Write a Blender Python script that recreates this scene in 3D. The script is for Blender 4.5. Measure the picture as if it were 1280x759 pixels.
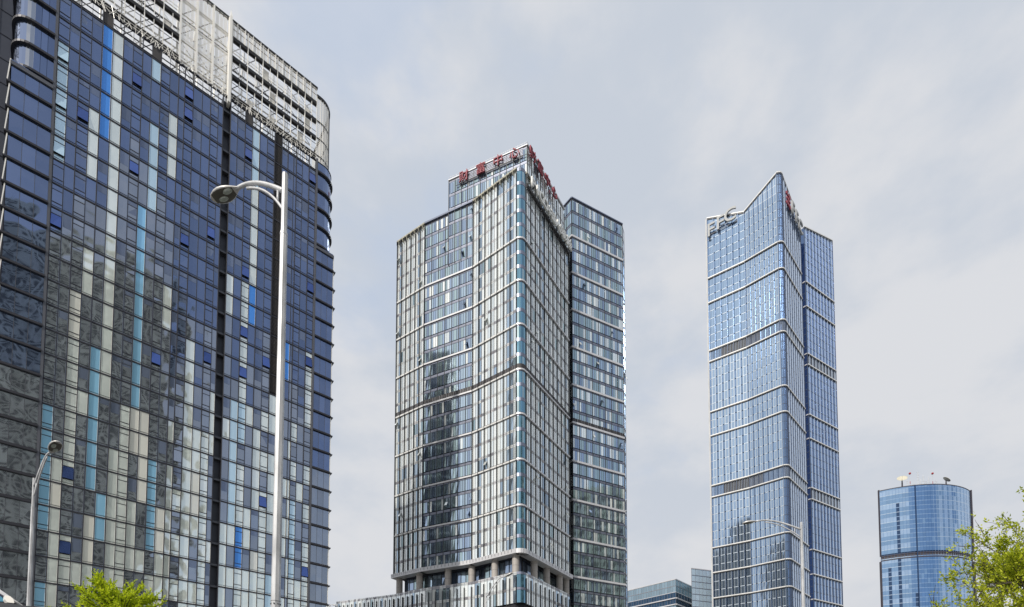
import bpy, bmesh, math, random
from mathutils import Vector, Matrix
R = random.Random(7)
C = bpy.context.scene.collection
for o in list(bpy.data.objects): bpy.data.objects.remove(o)

# ------------------------------------------------------------------ camera
F, CX, CY, W, H = 663.0, 652.0, 898.0, 1280.0, 759.0
PITCH = math.atan(.0477)
EYE = 1.6
cam_d = bpy.data.cameras.new('camera')
cam = bpy.data.objects.new('camera', cam_d); C.objects.link(cam)
cam.location = (0, 0, EYE)
cam.rotation_euler = (math.pi/2 + PITCH, 0, 0)
cam_d.sensor_fit = 'HORIZONTAL'; cam_d.sensor_width = 36
cam_d.lens = 36*F/W
cam_d.shift_x = -(CX - W/2)/W
cam_d.shift_y = (CY - H/2)/W
cam_d.clip_start = .1; cam_d.clip_end = 9000
sc = bpy.context.scene
sc.camera = cam

# ------------------------------------------------------------------ light
SUN = Vector((-.50, -.84, .75)).normalized()
sc.view_settings.view_transform = 'Standard'
sc.view_settings.look = 'None'
sc.view_settings.exposure = 0.0
sc.view_settings.gamma = 1.0
sc.view_settings.use_curve_mapping = False
wd = bpy.data.worlds.new('World'); sc.world = wd; wd.use_nodes = True
nt = wd.node_tree; nt.nodes.clear()
def N(t, **k):
    n = nt.nodes.new(t)
    for a, b in k.items(): setattr(n, a, b)
    return n
out = N('ShaderNodeOutputWorld'); bg = N('ShaderNodeBackground'); bg.inputs[1].default_value = .1
nt.links.new(bg.outputs[0], out.inputs[0])
sky = N('ShaderNodeTexSky'); sky.sky_type = 'NISHITA'; sky.sun_disc = False
sky.sun_elevation = math.asin(SUN.z); sky.sun_rotation = math.atan2(SUN.x, SUN.y)
sky.air_density = 1.2; sky.dust_density = 1.5
tc = N('ShaderNodeTexCoord')
def math_(op, a, b=None, clamp=False):
    n = N('ShaderNodeMath', operation=op, use_clamp=clamp)
    for i, v in enumerate((a, b)):
        if v is None: continue
        if isinstance(v, (int, float)): n.inputs[i].default_value = v
        else: nt.links.new(v, n.inputs[i])
    return n.outputs[0]
def noise(scale, detail, rough, stretch):
    mp = N('ShaderNodeMapping'); mp.inputs['Scale'].default_value = stretch
    nt.links.new(tc.outputs['Generated'], mp.inputs[0])
    n = N('ShaderNodeTexNoise'); n.inputs['Scale'].default_value = scale
    n.inputs['Detail'].default_value = detail; n.inputs['Roughness'].default_value = rough
    nt.links.new(mp.outputs[0], n.inputs['Vector']); return n.outputs[0]
def ramp(v, p0, c0, p1, c1):
    r = N('ShaderNodeValToRGB'); r.color_ramp.interpolation = 'EASE'
    r.color_ramp.elements[0].position = p0; r.color_ramp.elements[0].color = c0
    r.color_ramp.elements[1].position = p1; r.color_ramp.elements[1].color = c1
    nt.links.new(v, r.inputs[0]); return r.outputs[0]
def mixc(f, a, b, mode='MIX'):
    m = N('ShaderNodeMix', data_type='RGBA', blend_type=mode)
    if isinstance(f, (int, float)): m.inputs[0].default_value = f
    else: nt.links.new(f, m.inputs[0])
    for i, v in ((6, a), (7, b)):
        if isinstance(v, tuple): m.inputs[i].default_value = v
        else: nt.links.new(v, m.inputs[i])
    return m.outputs[2]
def dotdir(v):
    d = N('ShaderNodeVectorMath', operation='DOT_PRODUCT')
    d.inputs[1].default_value = Vector(v).normalized()
    nt.links.new(tc.outputs['Generated'], d.inputs[0]); return d.outputs['Value']
n1 = noise(3.6, 6, .55, (1, 1, 1.8)); n2 = noise(2.2, 6, .58, (1, 1, 1.9))
cl = mixc(ramp(n1, .38, (0, 0, 0, 1), .62, (1, 1, 1, 1)), (5.7, 6.2, 7.0, 1), (7.1, 7.25, 7.6, 1))
sep = N('ShaderNodeSeparateXYZ'); nt.links.new(tc.outputs['Generated'], sep.inputs[0])
low = ramp(sep.outputs[2], .05, (1, 1, 1, 1), .55, (0, 0, 0, 1))
cl = mixc(math_('MULTIPLY', low, .6), cl, (7.1, 7.15, 7.35, 1))
# thin bluish lanes between the clouds
lane = ramp(n2, .54, (0, 0, 0, 1), .68, (1, 1, 1, 1))
cl = mixc(math_('MULTIPLY', lane, .65), cl, (5.0, 5.85, 7.35, 1))
# brighter cloud towards the hidden sun
glow = math_('POWER', math_('MAXIMUM', dotdir(SUN), 0.0), 6.0)
cl = mixc(math_('MULTIPLY', glow, .8), cl, (11, 10.7, 10.2, 1))
# the clear part of the sky lies behind the camera to the right
clear = ramp(math_('ADD', dotdir((.6, -.62, .62)), math_('MULTIPLY', math_('SUBTRACT', n2, .5), .5)),
             .80, (0, 0, 0, 1), .93, (1, 1, 1, 1))
blue = mixc(1.0, sky.outputs[0], (1.1, 1.1, 1.1, 1), 'MULTIPLY')
fin = mixc(math_('MULTIPLY', clear, .5), cl, blue)
nt.links.new(fin, bg.inputs[0])
sun_d = bpy.data.lights.new('sun', 'SUN'); sun_d.energy = 3.4; sun_d.angle = math.radians(1.0)
sun_d.color = (1, .94, .84)
sun = bpy.data.objects.new('sun', sun_d); C.objects.link(sun)
sun.rotation_euler = SUN.to_track_quat('Z', 'Y').to_euler()

# ------------------------------------------------------------------ helpers
def phi(py): return PITCH + math.atan((CY-py)/F)
def Kx(px, py): return (px-CX)/F*(math.cos(PITCH)+math.tan(phi(py))*math.sin(PITCH))
def at(px, py, Y): return Vector((Kx(px, py)*Y, Y, EYE+Y*math.tan(phi(py))))
def topix(v):
    x, y, z = v[0], v[1], v[2]-EYE
    c = y*math.cos(PITCH)+z*math.sin(PITCH); u = -y*math.sin(PITCH)+z*math.cos(PITCH)
    if c < .1: return (-999, -999)
    return (CX+F*x/c, CY-F*u/c)

def M(name, col, rough=.5, metal=0.0, var=0.0, bump=None, spec=.5, coat=0.0, trans=0.0, emit=None, grime=0.0, gscale=.6):
    m = bpy.data.materials.new(name); m.use_nodes = True
    t = m.node_tree; b = t.nodes['Principled BSDF']
    b.inputs['Roughness'].default_value = rough; b.inputs['Metallic'].default_value = metal
    b.inputs['Specular IOR Level'].default_value = spec; b.inputs['Coat Weight'].default_value = coat
    b.inputs['Transmission Weight'].default_value = trans
    c = t.nodes.new('ShaderNodeRGB'); c.outputs[0].default_value = (*col, 1); src = c.outputs[0]
    geo = t.nodes.new('ShaderNodeNewGeometry'); oi = t.nodes.new('ShaderNodeObjectInfo')
    tco = t.nodes.new('ShaderNodeTexCoord')
    if var:
        ad = t.nodes.new('ShaderNodeMath'); ad.operation = 'ADD'
        t.links.new(geo.outputs['Random Per Island'], ad.inputs[0]); t.links.new(oi.outputs['Random'], ad.inputs[1])
        fr = t.nodes.new('ShaderNodeMath'); fr.operation = 'FRACT'; t.links.new(ad.outputs[0], fr.inputs[0])
        mr = t.nodes.new('ShaderNodeMapRange'); mr.inputs[3].default_value = 1-var; mr.inputs[4].default_value = 1+var
        t.links.new(fr.outputs[0], mr.inputs[0])
        mx = t.nodes.new('ShaderNodeVectorMath'); mx.operation = 'SCALE'
        t.links.new(src, mx.inputs[0]); t.links.new(mr.outputs[0], mx.inputs['Scale']); src = mx.outputs[0]
    if grime:
        nn = t.nodes.new('ShaderNodeTexNoise'); nn.inputs['Scale'].default_value = gscale; nn.inputs['Detail'].default_value = 5
        mp = t.nodes.new('ShaderNodeMapping'); mp.inputs['Scale'].default_value = (1, 1, .35)
        t.links.new(geo.outputs['Position'], mp.inputs[0]); t.links.new(mp.outputs[0], nn.inputs['Vector'])
        mr = t.nodes.new('ShaderNodeMapRange'); mr.inputs[1].default_value = .3; mr.inputs[2].default_value = .7
        mr.inputs[3].default_value = 1-grime; mr.inputs[4].default_value = 1+grime*.5
        t.links.new(nn.outputs[0], mr.inputs[0])
        mx = t.nodes.new('ShaderNodeVectorMath'); mx.operation = 'SCALE'
        t.links.new(src, mx.inputs[0]); t.links.new(mr.outputs[0], mx.inputs['Scale']); src = mx.outputs[0]
    t.links.new(src, b.inputs['Base Color'])
    if bump:
        nn = t.nodes.new('ShaderNodeTexNoise'); nn.inputs['Scale'].default_value = bump[0]; nn.inputs['Detail'].default_value = .4
        # every pane bows its own way: shift the noise by the island's number
        cmb = t.nodes.new('ShaderNodeVectorMath'); cmb.operation = 'ADD'
        sc2 = t.nodes.new('ShaderNodeMath'); sc2.operation = 'MULTIPLY'; sc2.inputs[1].default_value = bump[2] if len(bump) > 2 else 40.0
        t.links.new(geo.outputs['Random Per Island'], sc2.inputs[0])
        t.links.new(geo.outputs['Position'], cmb.inputs[0]); t.links.new(sc2.outputs[0], cmb.inputs[1])
        t.links.new(cmb.outputs[0], nn.inputs['Vector'])
        bp = t.nodes.new('ShaderNodeBump'); bp.inputs['Strength'].default_value = 1; bp.inputs['Distance'].default_value = bump[1]
        t.links.new(nn.outputs[0], bp.inputs['Height']); t.links.new(bp.outputs[0], b.inputs['Normal'])
    if emit:
        b.inputs['Emission Color'].default_value = (*emit[0], 1); b.inputs['Emission Strength'].default_value = emit[1]
    return m

class MB:
    def __init__(s): s.v = []; s.f = []; s.m = []; s.mats = []; s.smooth = False
    def mi(s, m):
        if m not in s.mats: s.mats.append(m)
        return s.mats.index(m)
    def hexa(s, p, m, skip=()):
        """p: 8 points, bottom ring then top ring (same order)"""
        b = len(s.v); s.v += [tuple(q) for q in p]; i = s.mi(m)
        for k, q in enumerate(((0, 3, 2, 1), (4, 5, 6, 7), (0, 1, 5, 4), (1, 2, 6, 5), (2, 3, 7, 6), (3, 0, 4, 7))):
            if k in skip: continue
            s.f.append(tuple(b+j for j in q)); s.m.append(i)
    def box(s, x0, x1, y0, y1, z0, z1, m):
        s.hexa([(x0, y0, z0), (x1, y0, z0), (x1, y1, z0), (x0, y1, z0), (x0, y0, z1), (x1, y0, z1), (x1, y1, z1), (x0, y1, z1)], m)
    def prism(s, poly, z0, z1, m, ztop=None):
        b = len(s.v); n = len(poly); i = s.mi(m)
        s.v += [(x, y, z0) for x, y in poly]
        s.v += [(x, y, (ztop[k] if ztop else z1)) for k, (x, y) in enumerate(poly)]
        s.f.append(tuple(b+k for k in range(n))[::-1]); s.m.append(i)
        s.f.append(tuple(b+n+k for k in range(n))); s.m.append(i)
        for k in range(n):
            j = (k+1) % n; s.f.append((b+k, b+j, b+n+j, b+n+k)); s.m.append(i)
    def tube(s, pts, rad, m, sides=8, cap=True, phase=0):
        pts = [Vector(p) for p in pts]; b = len(s.v); i = s.mi(m); n = len(pts); up = None
        for k, p in enumerate(pts):
            t = (pts[min(k+1, n-1)]-pts[max(k-1, 0)]).normalized()
            if up is None: up = t.orthogonal().normalized()
            else:
                up = (up - t*up.dot(t)); up = up.normalized() if up.length > 1e-6 else t.orthogonal().normalized()
            w = t.cross(up); r = rad[k] if isinstance(rad, (list, tuple)) else rad
            for a in range(sides):
                an = 2*math.pi*a/sides+phase; s.v.append(tuple(p+(up*math.cos(an)+w*math.sin(an))*r))
        for k in range(n-1):
            for a in range(sides):
                c = (a+1) % sides; s.f.append((b+k*sides+a, b+k*sides+c, b+(k+1)*sides+c, b+(k+1)*sides+a)); s.m.append(i)
        if cap:
            s.f.append(tuple(b+a for a in range(sides))[::-1]); s.m.append(i)
            s.f.append(tuple(b+(n-1)*sides+a for a in range(sides))); s.m.append(i)
    def poly(s, pts, m):
        b = len(s.v); s.v += [tuple(p) for p in pts]; s.f.append(tuple(range(b, b+len(pts)))); s.m.append(s.mi(m))
    def build(s, name, parent=None, smooth=False, loc=None):
        me = bpy.data.meshes.new(name); vv = s.v
        if loc is not None: vv = [(a-loc[0], b-loc[1], c-loc[2]) for a, b, c in vv]
        me.from_pydata(vv, [], s.f)
        for m in s.mats: me.materials.append(m)
        me.polygons.foreach_set('material_index', s.m)
        if smooth: me.polygons.foreach_set('use_smooth', [True]*len(s.f))
        me.update()
        o = bpy.data.objects.new(name, me); C.objects.link(o)
        if parent:
            o.parent = parent
            if loc is None:   # vertices are given in world space
                o.matrix_parent_inverse = Matrix.Translation(-parent.location) if parent.type == 'EMPTY' else Matrix()
            else:
                o.location = loc
                o.matrix_parent_inverse = Matrix.Translation(-parent.location)
        elif loc is not None: o.location = loc
        return o
def tag(o, label=None, cat=None, group=None, kind=None):
    if label: o['label'] = label
    if cat: o['category'] = cat
    if group: o['group'] = group
    if kind: o['kind'] = kind
    return o
def thing(name, label, cat, loc, group=None):
    o = bpy.data.objects.new(name, None); C.objects.link(o); o.location = loc
    return tag(o, label, cat, group)

class Face:
    """a vertical plane from plan point A to plan point B, outward to the right-hand side of A->B"""
    def __init__(s, A, B):
        s.A = Vector(A); s.B = Vector(B); s.d = (s.B-s.A).normalized(); s.n = Vector((s.d.y, -s.d.x)); s.L = (s.B-s.A).length
    def p(s, a, o, z): q = s.A+s.d*a+s.n*o; return (q.x, q.y, z)
    def box(s, mb, s0, s1, o0, o1, z0, z1, m, zr=None, z0r=None):
        """o1 is the outer side; zr: top height at the s1 end"""
        zr = z1 if zr is None else zr; z0r = z0 if z0r is None else z0r
        mb.hexa([s.p(s0, o1, z0), s.p(s1, o1, z0r), s.p(s1, o0, z0r), s.p(s0, o0, z0),
                 s.p(s0, o1, z1), s.p(s1, o1, zr), s.p(s1, o0, zr), s.p(s0, o0, z1)], m)
    def son(s, px, py):
        k = Kx(px, py); a = (k*s.A.y-s.A.x)/(s.d.x-k*s.d.y); Y = s.A.y+a*s.d.y
        return a, EYE+Y*math.tan(phi(py))

class Bands:
    """one mesh per level, each a part of its own"""
    def __init__(s, name): s.d = {}; s.name = name
    def at(s, z): return s.d.setdefault(round(z, 2), MB())
    def finish(s, parent):
        for k in sorted(s.d): s.d[k].build(s.name, parent)
class Windows:
    def __init__(s): s.w = []
    def add(s, face, s0, s1, o, z0, z1, mat, zr=None, th=.06, tilt=0.0, jit=0.0):
        zr = z1 if zr is None else zr
        j = [R.uniform(-jit, jit) for _ in range(4)]
        P = [face.p(s0, o+j[0]+tilt, z0), face.p(s1, o+j[1]+tilt, z0), face.p(s1, o-th+tilt, z0), face.p(s0, o-th+tilt, z0),
             face.p(s0, o+j[2], z1), face.p(s1, o+j[3], zr), face.p(s1, o-th, zr), face.p(s0, o-th, z1)]
        s.w.append((P, mat))
    def finish(s, parent, limit=100, name='window'):
        sc_ = []
        for P, m in s.w:
            q = [topix(P[i]) for i in (0, 1, 5, 4)]
            a = abs(sum(q[i][0]*q[(i+1) % 4][1]-q[(i+1) % 4][0]*q[i][1] for i in range(4)))/2
            cx = sum(t[0] for t in q)/4; cy = sum(t[1] for t in q)/4
            vis = 0 < cx < W and 0 < cy < H
            sc_.append((-(a if vis else 0), len(sc_), P, m))
        sc_.sort(key=lambda t: (t[0], t[1]))
        for a, k, P, m in sc_[:limit]:
            mb = MB(); mb.hexa(P, m); mb.build(name, parent)
        rest = MB()
        for a, k, P, m in sc_[limit:]: rest.hexa(P, m)
        if rest.v: rest.build(name, parent)['kind'] = 'stuff'

def arc(c, r, a0, a1, n):
    return [(c[0]+r*math.cos(math.radians(a0+(a1-a0)*k/n)), c[1]+r*math.sin(math.radians(a0+(a1-a0)*k/n))) for k in range(n+1)]

def text_mesh(txt, size, depth, mat, bold=0.0):
    cu = bpy.data.curves.new('glyph', 'FONT'); cu.body = txt; cu.size = size; cu.extrude = depth/2; cu.offset = bold
    cu.align_x = 'CENTER'; cu.resolution_u = 3
    to = bpy.data.objects.new('glyph', cu); C.objects.link(to)
    dg = bpy.context.evaluated_depsgraph_get(); dg.update()
    me = bpy.data.meshes.new_from_object(to.evaluated_get(dg)); bpy.data.objects.remove(to)
    me.materials.clear(); me.materials.append(mat); return me
def letters(face, txt, s_list, z, size, mat, parent, off, depth=.3, bold=0.0, dz=0.0, wide=1.0, backing=None):
    for k, (ch, a) in enumerate(zip(txt, s_list)):
        me = text_mesh(ch, size, depth, mat, bold)
        o = bpy.data.objects.new('sign_letter', me); C.objects.link(o); o.parent = parent
        rot = Matrix(((face.d.x, 0, face.n.x), (face.d.y, 0, face.n.y), (0, 1, 0))).to_4x4()
        p = Vector(face.p(a, off, z+dz*k))
        o.matrix_local = Matrix.Translation(p-parent.location) @ rot @ Matrix.Diagonal((wide, 1, 1, 1))

# ------------------------------------------------------------------ materials
asphalt = M('asphalt', (.05, .05, .052), .9, grime=.3); paving = M('paving', (.32, .31, .3), .85, grime=.2)
kerbm = M('kerb_stone', (.4, .39, .37), .8, grime=.2); paint = M('road_paint', (.75, .75, .72), .7)
soil = M('city_ground', (.22, .22, .2), .95, grime=.3, gscale=.05)
navy = M('navy_glass', (.20, .255, .40), .04, .93, var=.13, bump=(.33, .12))
navy_refl = M('navy_glass_grey_reflection', (.37, .40, .46), .05, .93, var=.13, bump=(.33, .12))  # same navy glass, its tint lightened to carry a painted grey reflection
pale = M('pale_glass', (.90, .96, .92), .08, .58, var=.07, bump=(.5, .12))
paleb = M('pale_blue_glass', (.62, .82, .95), .12, .5, var=.08, bump=(.45, .03))
cream = M('cream_blind', (.92, .91, .83), .2, .45, var=.08, bump=(.45, .03))
skyb = M('sky_blue_panel', (.36, .70, .98), .12, .5, var=.07, bump=(.45, .04))
cobalt = M('cobalt_panel', (.10, .34, .88), .2, .45, var=.06, bump=(.45, .03))
openm = M('open_casement_glass', (.10, .16, .42), .1, .8, var=.2)
mull = M('charcoal_mullion', (.045, .045, .055), .45, .4)
mull2 = M('grey_pier', (.11, .115, .135), .45, .3)
darkin = M('dark_recess', (.018, .018, .024), .6)
louv = M('brown_louvre', (.055, .05, .05), .6)
clad = M('dark_cladding', (.07, .075, .095), .45, .3, grime=.15)
whitem = M('white_painted_steel', (.90, .88, .84), .3, .0)
screenm = M('white_perforated_screen', (.92, .90, .86), .45)
blackb = M('black_beam', (.012, .011, .012), .5)
def translucent(m, f):
    t = m.node_tree; b = t.nodes['Principled BSDF']; o = [n for n in t.nodes if n.type == 'OUTPUT_MATERIAL'][0]
    tr = t.nodes.new('ShaderNodeBsdfTranslucent'); tr.inputs[0].default_value = (.95, .92, .86, 1)
    mx = t.nodes.new('ShaderNodeMixShader'); mx.inputs[0].default_value = f
    t.links.new(b.outputs[0], mx.inputs[1]); t.links.new(tr.outputs[0], mx.inputs[2]); t.links.new(mx.outputs[0], o.inputs[0])
translucent(screenm, .25)

# ------------------------------------------------------------------ ground
def struct(name, mb): o = mb.build(name); o['kind'] = 'structure'; return o
g = MB(); g.poly([(-3500, -3500, -.15), (3500, -3500, -.15), (3500, 5000, -.15), (-3500, 5000, -.15)], soil); struct('ground', g)
g = MB(); g.poly([(-400, 8, -.13), (400, 8, -.13), (400, 38, -.13), (-400, 38, -.13)], asphalt)
for k in range(-40, 41):
    for yy in (15.5, 30.5): g.box(k*9, k*9+4, yy, yy+.15, -.128, -.124, paint)
g.box(-400, 400, 22.9, 23.05, -.128, -.124, paint); struct('road', g)
g = MB(); g.box(-400, 400, -6, 7.75, -.3, 0, paving); g.box(-400, 400, 38.25, 60, -.3, 0, paving); struct('pavement', g)
g = MB(); g.box(-400, 400, 7.75, 8, -.3, .003, kerbm); g.box(-400, 400, 38, 38.25, -.3, .003, kerbm); struct('kerb', g)

# ================================================================== LEFT TOWER
kd = (1420-CX)/F*math.cos(PITCH)
dL = Vector((kd, 1)).normalized()
PL = Vector(at(43.8, 700, 78.2)[:2])
LF = Face(PL, PL+dL*40)
T = thing('office_tower', 'dark navy glass office tower with pale and blue panes and white steel crown', 'tower', (PL.x, PL.y, 0))
FH = 3.92; Z0 = EYE+28.2
lev = [Z0+FH*k for k in range(-4, 24)]      # floor lines
ZT = EYE+120.8                               # glass top
ZR = EYE+101.9                               # rounded ends above this
edges_px = [(46, 650), (61, 650), (75, 650), (90, 650), (104, 650), (118, 650), (132, 650), (145, 650), (157.5, 650), (169.6, 650), (182, 650), (194, 650), (205.6, 650), (213.8, 650), (225, 650), (237, 650), (248, 650), (258, 650), (264.4, 650)]
eL = [LF.son(*q)[0] for q in edges_px]
eR = [LF.son(x, 650)[0] for x in (274.4, 283.7, 293.8, 303.5, 313, 323, 332.5, 342, 350, 357.5, 361, 368.8, 377.5, 386)]
SL0, SL1, SR0, SR1 = eL[-1], eR[0], eR[6], eR[7]
opcols = {0, 2, 7, 10, 13, 16}; opR = {2, 5, 10, 12}
strips = [  # pale and blue runs of panes down the facade: x, top, bottom, material
 (132, 30, 170, cobalt), (143, 42, 232, pale), (136, 250, 322, pale), (132, 330, 500, pale), (114, 138, 222, pale), (108, 312, 367, pale),
 (74, 70, 192, paleb), (194, 74, 109, paleb), (190, 160, 258, paleb), (214, 143, 222, pale), (318, 160, 225, paleb), (316, 225, 358, pale), (314, 361, 410, cobalt),
 (173, 258, 506, skyb), (208, 357, 412, pale), (92, 370, 430, cream), (89, 430, 612, pale), (118, 435, 506, skyb), (114, 506, 614, skyb), (124, 618, 680, skyb),
 (285, 344, 398, pale), (305, 357, 506, pale), (237, 431, 505, pale), (234, 505, 615, pale), (361, 435, 482, cobalt), (385, 448, 541, pale), (339, 495, 546, pale),
 (55, 508, 668, skyb), (49, 733, 759, skyb), (69, 573, 603, pale), (67, 603, 634, cream), (65, 635, 759, pale), (154, 504, 612, pale), (167, 506, 560, cream),
 (139, 565, 602, pale), (149, 565, 759, pale), (162, 628, 706, pale), (80, 675, 722, pale), (109, 645, 700, cream), (93, 703, 735, pale), (137, 612, 759, pale),
 (190, 576, 690, skyb), (176, 568, 628, cream), (173, 685, 708, pale), (211, 590, 759, pale), (200, 636, 690, cream), (198, 693, 759, pale), (231, 595, 672, pale),
 (242, 594, 650, cream), (229, 674, 759, pale), (253, 548, 759, pale), (268, 500, 548, pale), (290, 504, 578, paleb), (288, 578, 656, paleb), (278, 656, 759, pale),
 (301, 504, 560, paleb), (299, 610, 665, pale), (298, 667, 706, cobalt), (297, 708, 759, pale), (319, 565, 612, pale), (308, 628, 674, pale), (317, 690, 720, cream),
 (307, 720, 759, pale), (327, 612, 759, pale), (338, 571, 660, pale), (336, 720, 759, paleb), (363, 628, 730, paleb), (362, 732, 759, pale), (381, 690, 759, pale),
 (104, 300, 345, cream), (220, 720, 759, cream), (185, 725, 759, pale)]
wl = Windows(); fr = MB()
def left_mat(sm, zm, s0, s1):
    px, py = topix(LF.p(sm, 0, zm))
    for x, a, b, m in strips:
        if a-4 < py < b+4:
            ls = LF.son(x, py)[0]
            if s0 <= ls < s1: return m
    if py > 500 and px < 215 and R.random() < .28: return R.choice((pale, cream, pale))
    if py > 520 and px > 215 and R.random() < .34: return pale
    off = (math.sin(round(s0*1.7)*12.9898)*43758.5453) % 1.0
    return navy_refl if py+off*110+R.uniform(-25, 25) > (300 if px < 215 else 500) else navy  # lightened copy goes where the mirrored tower and pale low sky fall
sash = M('sash_line', (.24, .28, .38), .3, .5); blindm = M('blind_behind_glass', (.20, .24, .34), .12, .6, var=.2)
blinds = MB()
def left_cell(s0, s1, z0, z1, op):
    sm = (s0+s1)/2; m = left_mat(sm, (z0+z1)/2, s0, s1); w = .045
    a, b = s0+w, s1-w
    if m in (navy, navy_refl):
        if R.random() < .3: LF.box(blinds, a+.09, b-.09, .0, .018, z1-.12-(z1-z0-.3)*R.choice((.25, .35, .5, .62)), z1-.2, blindm)
    ln = sash if m in (navy, navy_refl) else whitem
    LF.box(fr, a+.015, a+.055, .0, .035, z0+.14, z1-.14, ln); LF.box(fr, b-.055, b-.015, .0, .035, z0+.14, z1-.14, ln)
    LF.box(fr, a, b, .0, .035, z0+.13, z0+.17, ln)
    if z1-z0 < 2.5 or not op:
        wl.add(LF, a, b, 0, z0+.12, z1-.12, m, jit=.006)
        return
    h = z1-z0; c1, c2 = z0+.24*h, z0+.76*h
    wl.add(LF, a, b, 0, z0+.12, c1-.05, m, jit=.008)
    op_ = R.random() < .08
    mid = openm if (op_ and m in (navy, navy_refl, pale)) else m
    wl.add(LF, a, b, .02, c1+.05, c2-.05, mid, tilt=.32 if op_ else 0, jit=.008)
    wl.add(LF, a, b, 0, c2+.05, z1-.12, m, jit=.008)
    for c in (c1, c2): LF.box(fr, s0, s1, -.08, .05, c-.05, c+.05, mull)
    # second light frame line seen inside the operable bay
def columns(ed, ops, bigset):
    for k in range(len(ed)-1):
        for i in range(len(lev)-1):
            zt = min(lev[i+1], ZT)
            if ed is eR and k == 6:
                if lev[i] > EYE+67: continue
            left_cell(ed[k], ed[k+1], lev[i], zt, k in ops)
    for k, e in enumerate(ed):
        big = k in bigset; w = .13 if big else .05
        LF.box(fr, e-w/2, e+w/2, -.08, .22 if big else .09, lev[0], ZT, mull)
columns(eL, opcols, set(range(0, 19, 2)) | {18, 13}); columns(eR, opR, set(range(0, 14, 2)) | {7})
for z in lev[1:]:
    for a, b in ((eL[0], eL[-1]), (eR[0], eR[-1])):
        LF.box(fr, a, b, -.08, .09, z-.11, z+.11, mull)
        LF.box(fr, a, b, -.08, .055, z+.34, z+.38, mull)
LF.box(fr, eL[0], eR[-1], -.2, .12, ZT-.08, ZT+.16, mull)
# top cut row between last level and ZT handled by the min(); slot and louvre column
sl = MB()
LF.box(sl, SL0+.02, SL1-.02, -1.3, -1.0, lev[0], ZT, clad)
for z in lev: LF.box(sl, SL0+.02, SL1-.02, -1.0, -.3, z-.2, z+.15, mull2)
LF.box(sl, SL1-.03, SL1+.04, -2, .25, lev[0], ZT, mull2); LF.box(sl, SL0-.04, SL0+.03, -2, .25, lev[0], ZT, mull)
sl.build('facade_slot', T)
lv = MB()
z = EYE+68
while z < ZT-.3:
    LF.box(lv, SR0+.08, SR1-.08, -.1, .03, z, z+.13, louv); z += .26
LF.box(lv, SR0+.05, SR1-.05, -.3, -.12, EYE+67.5, ZT, louv)
lv.build('louvre_strip', T)
# dark louvre boxes at the top of some columns
for a_, b_ in ((eL[4]+.05, eL[5]-.05), (eL[9]+.05, eL[10]-.05), (eR[3]-1.2, eR[3]-.05)):
    lt = MB(); LF.box(lt, a_, b_, -.05, .06, ZT-2.2, ZT-.1, louv); lt.build('roof_vent', T)
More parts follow.
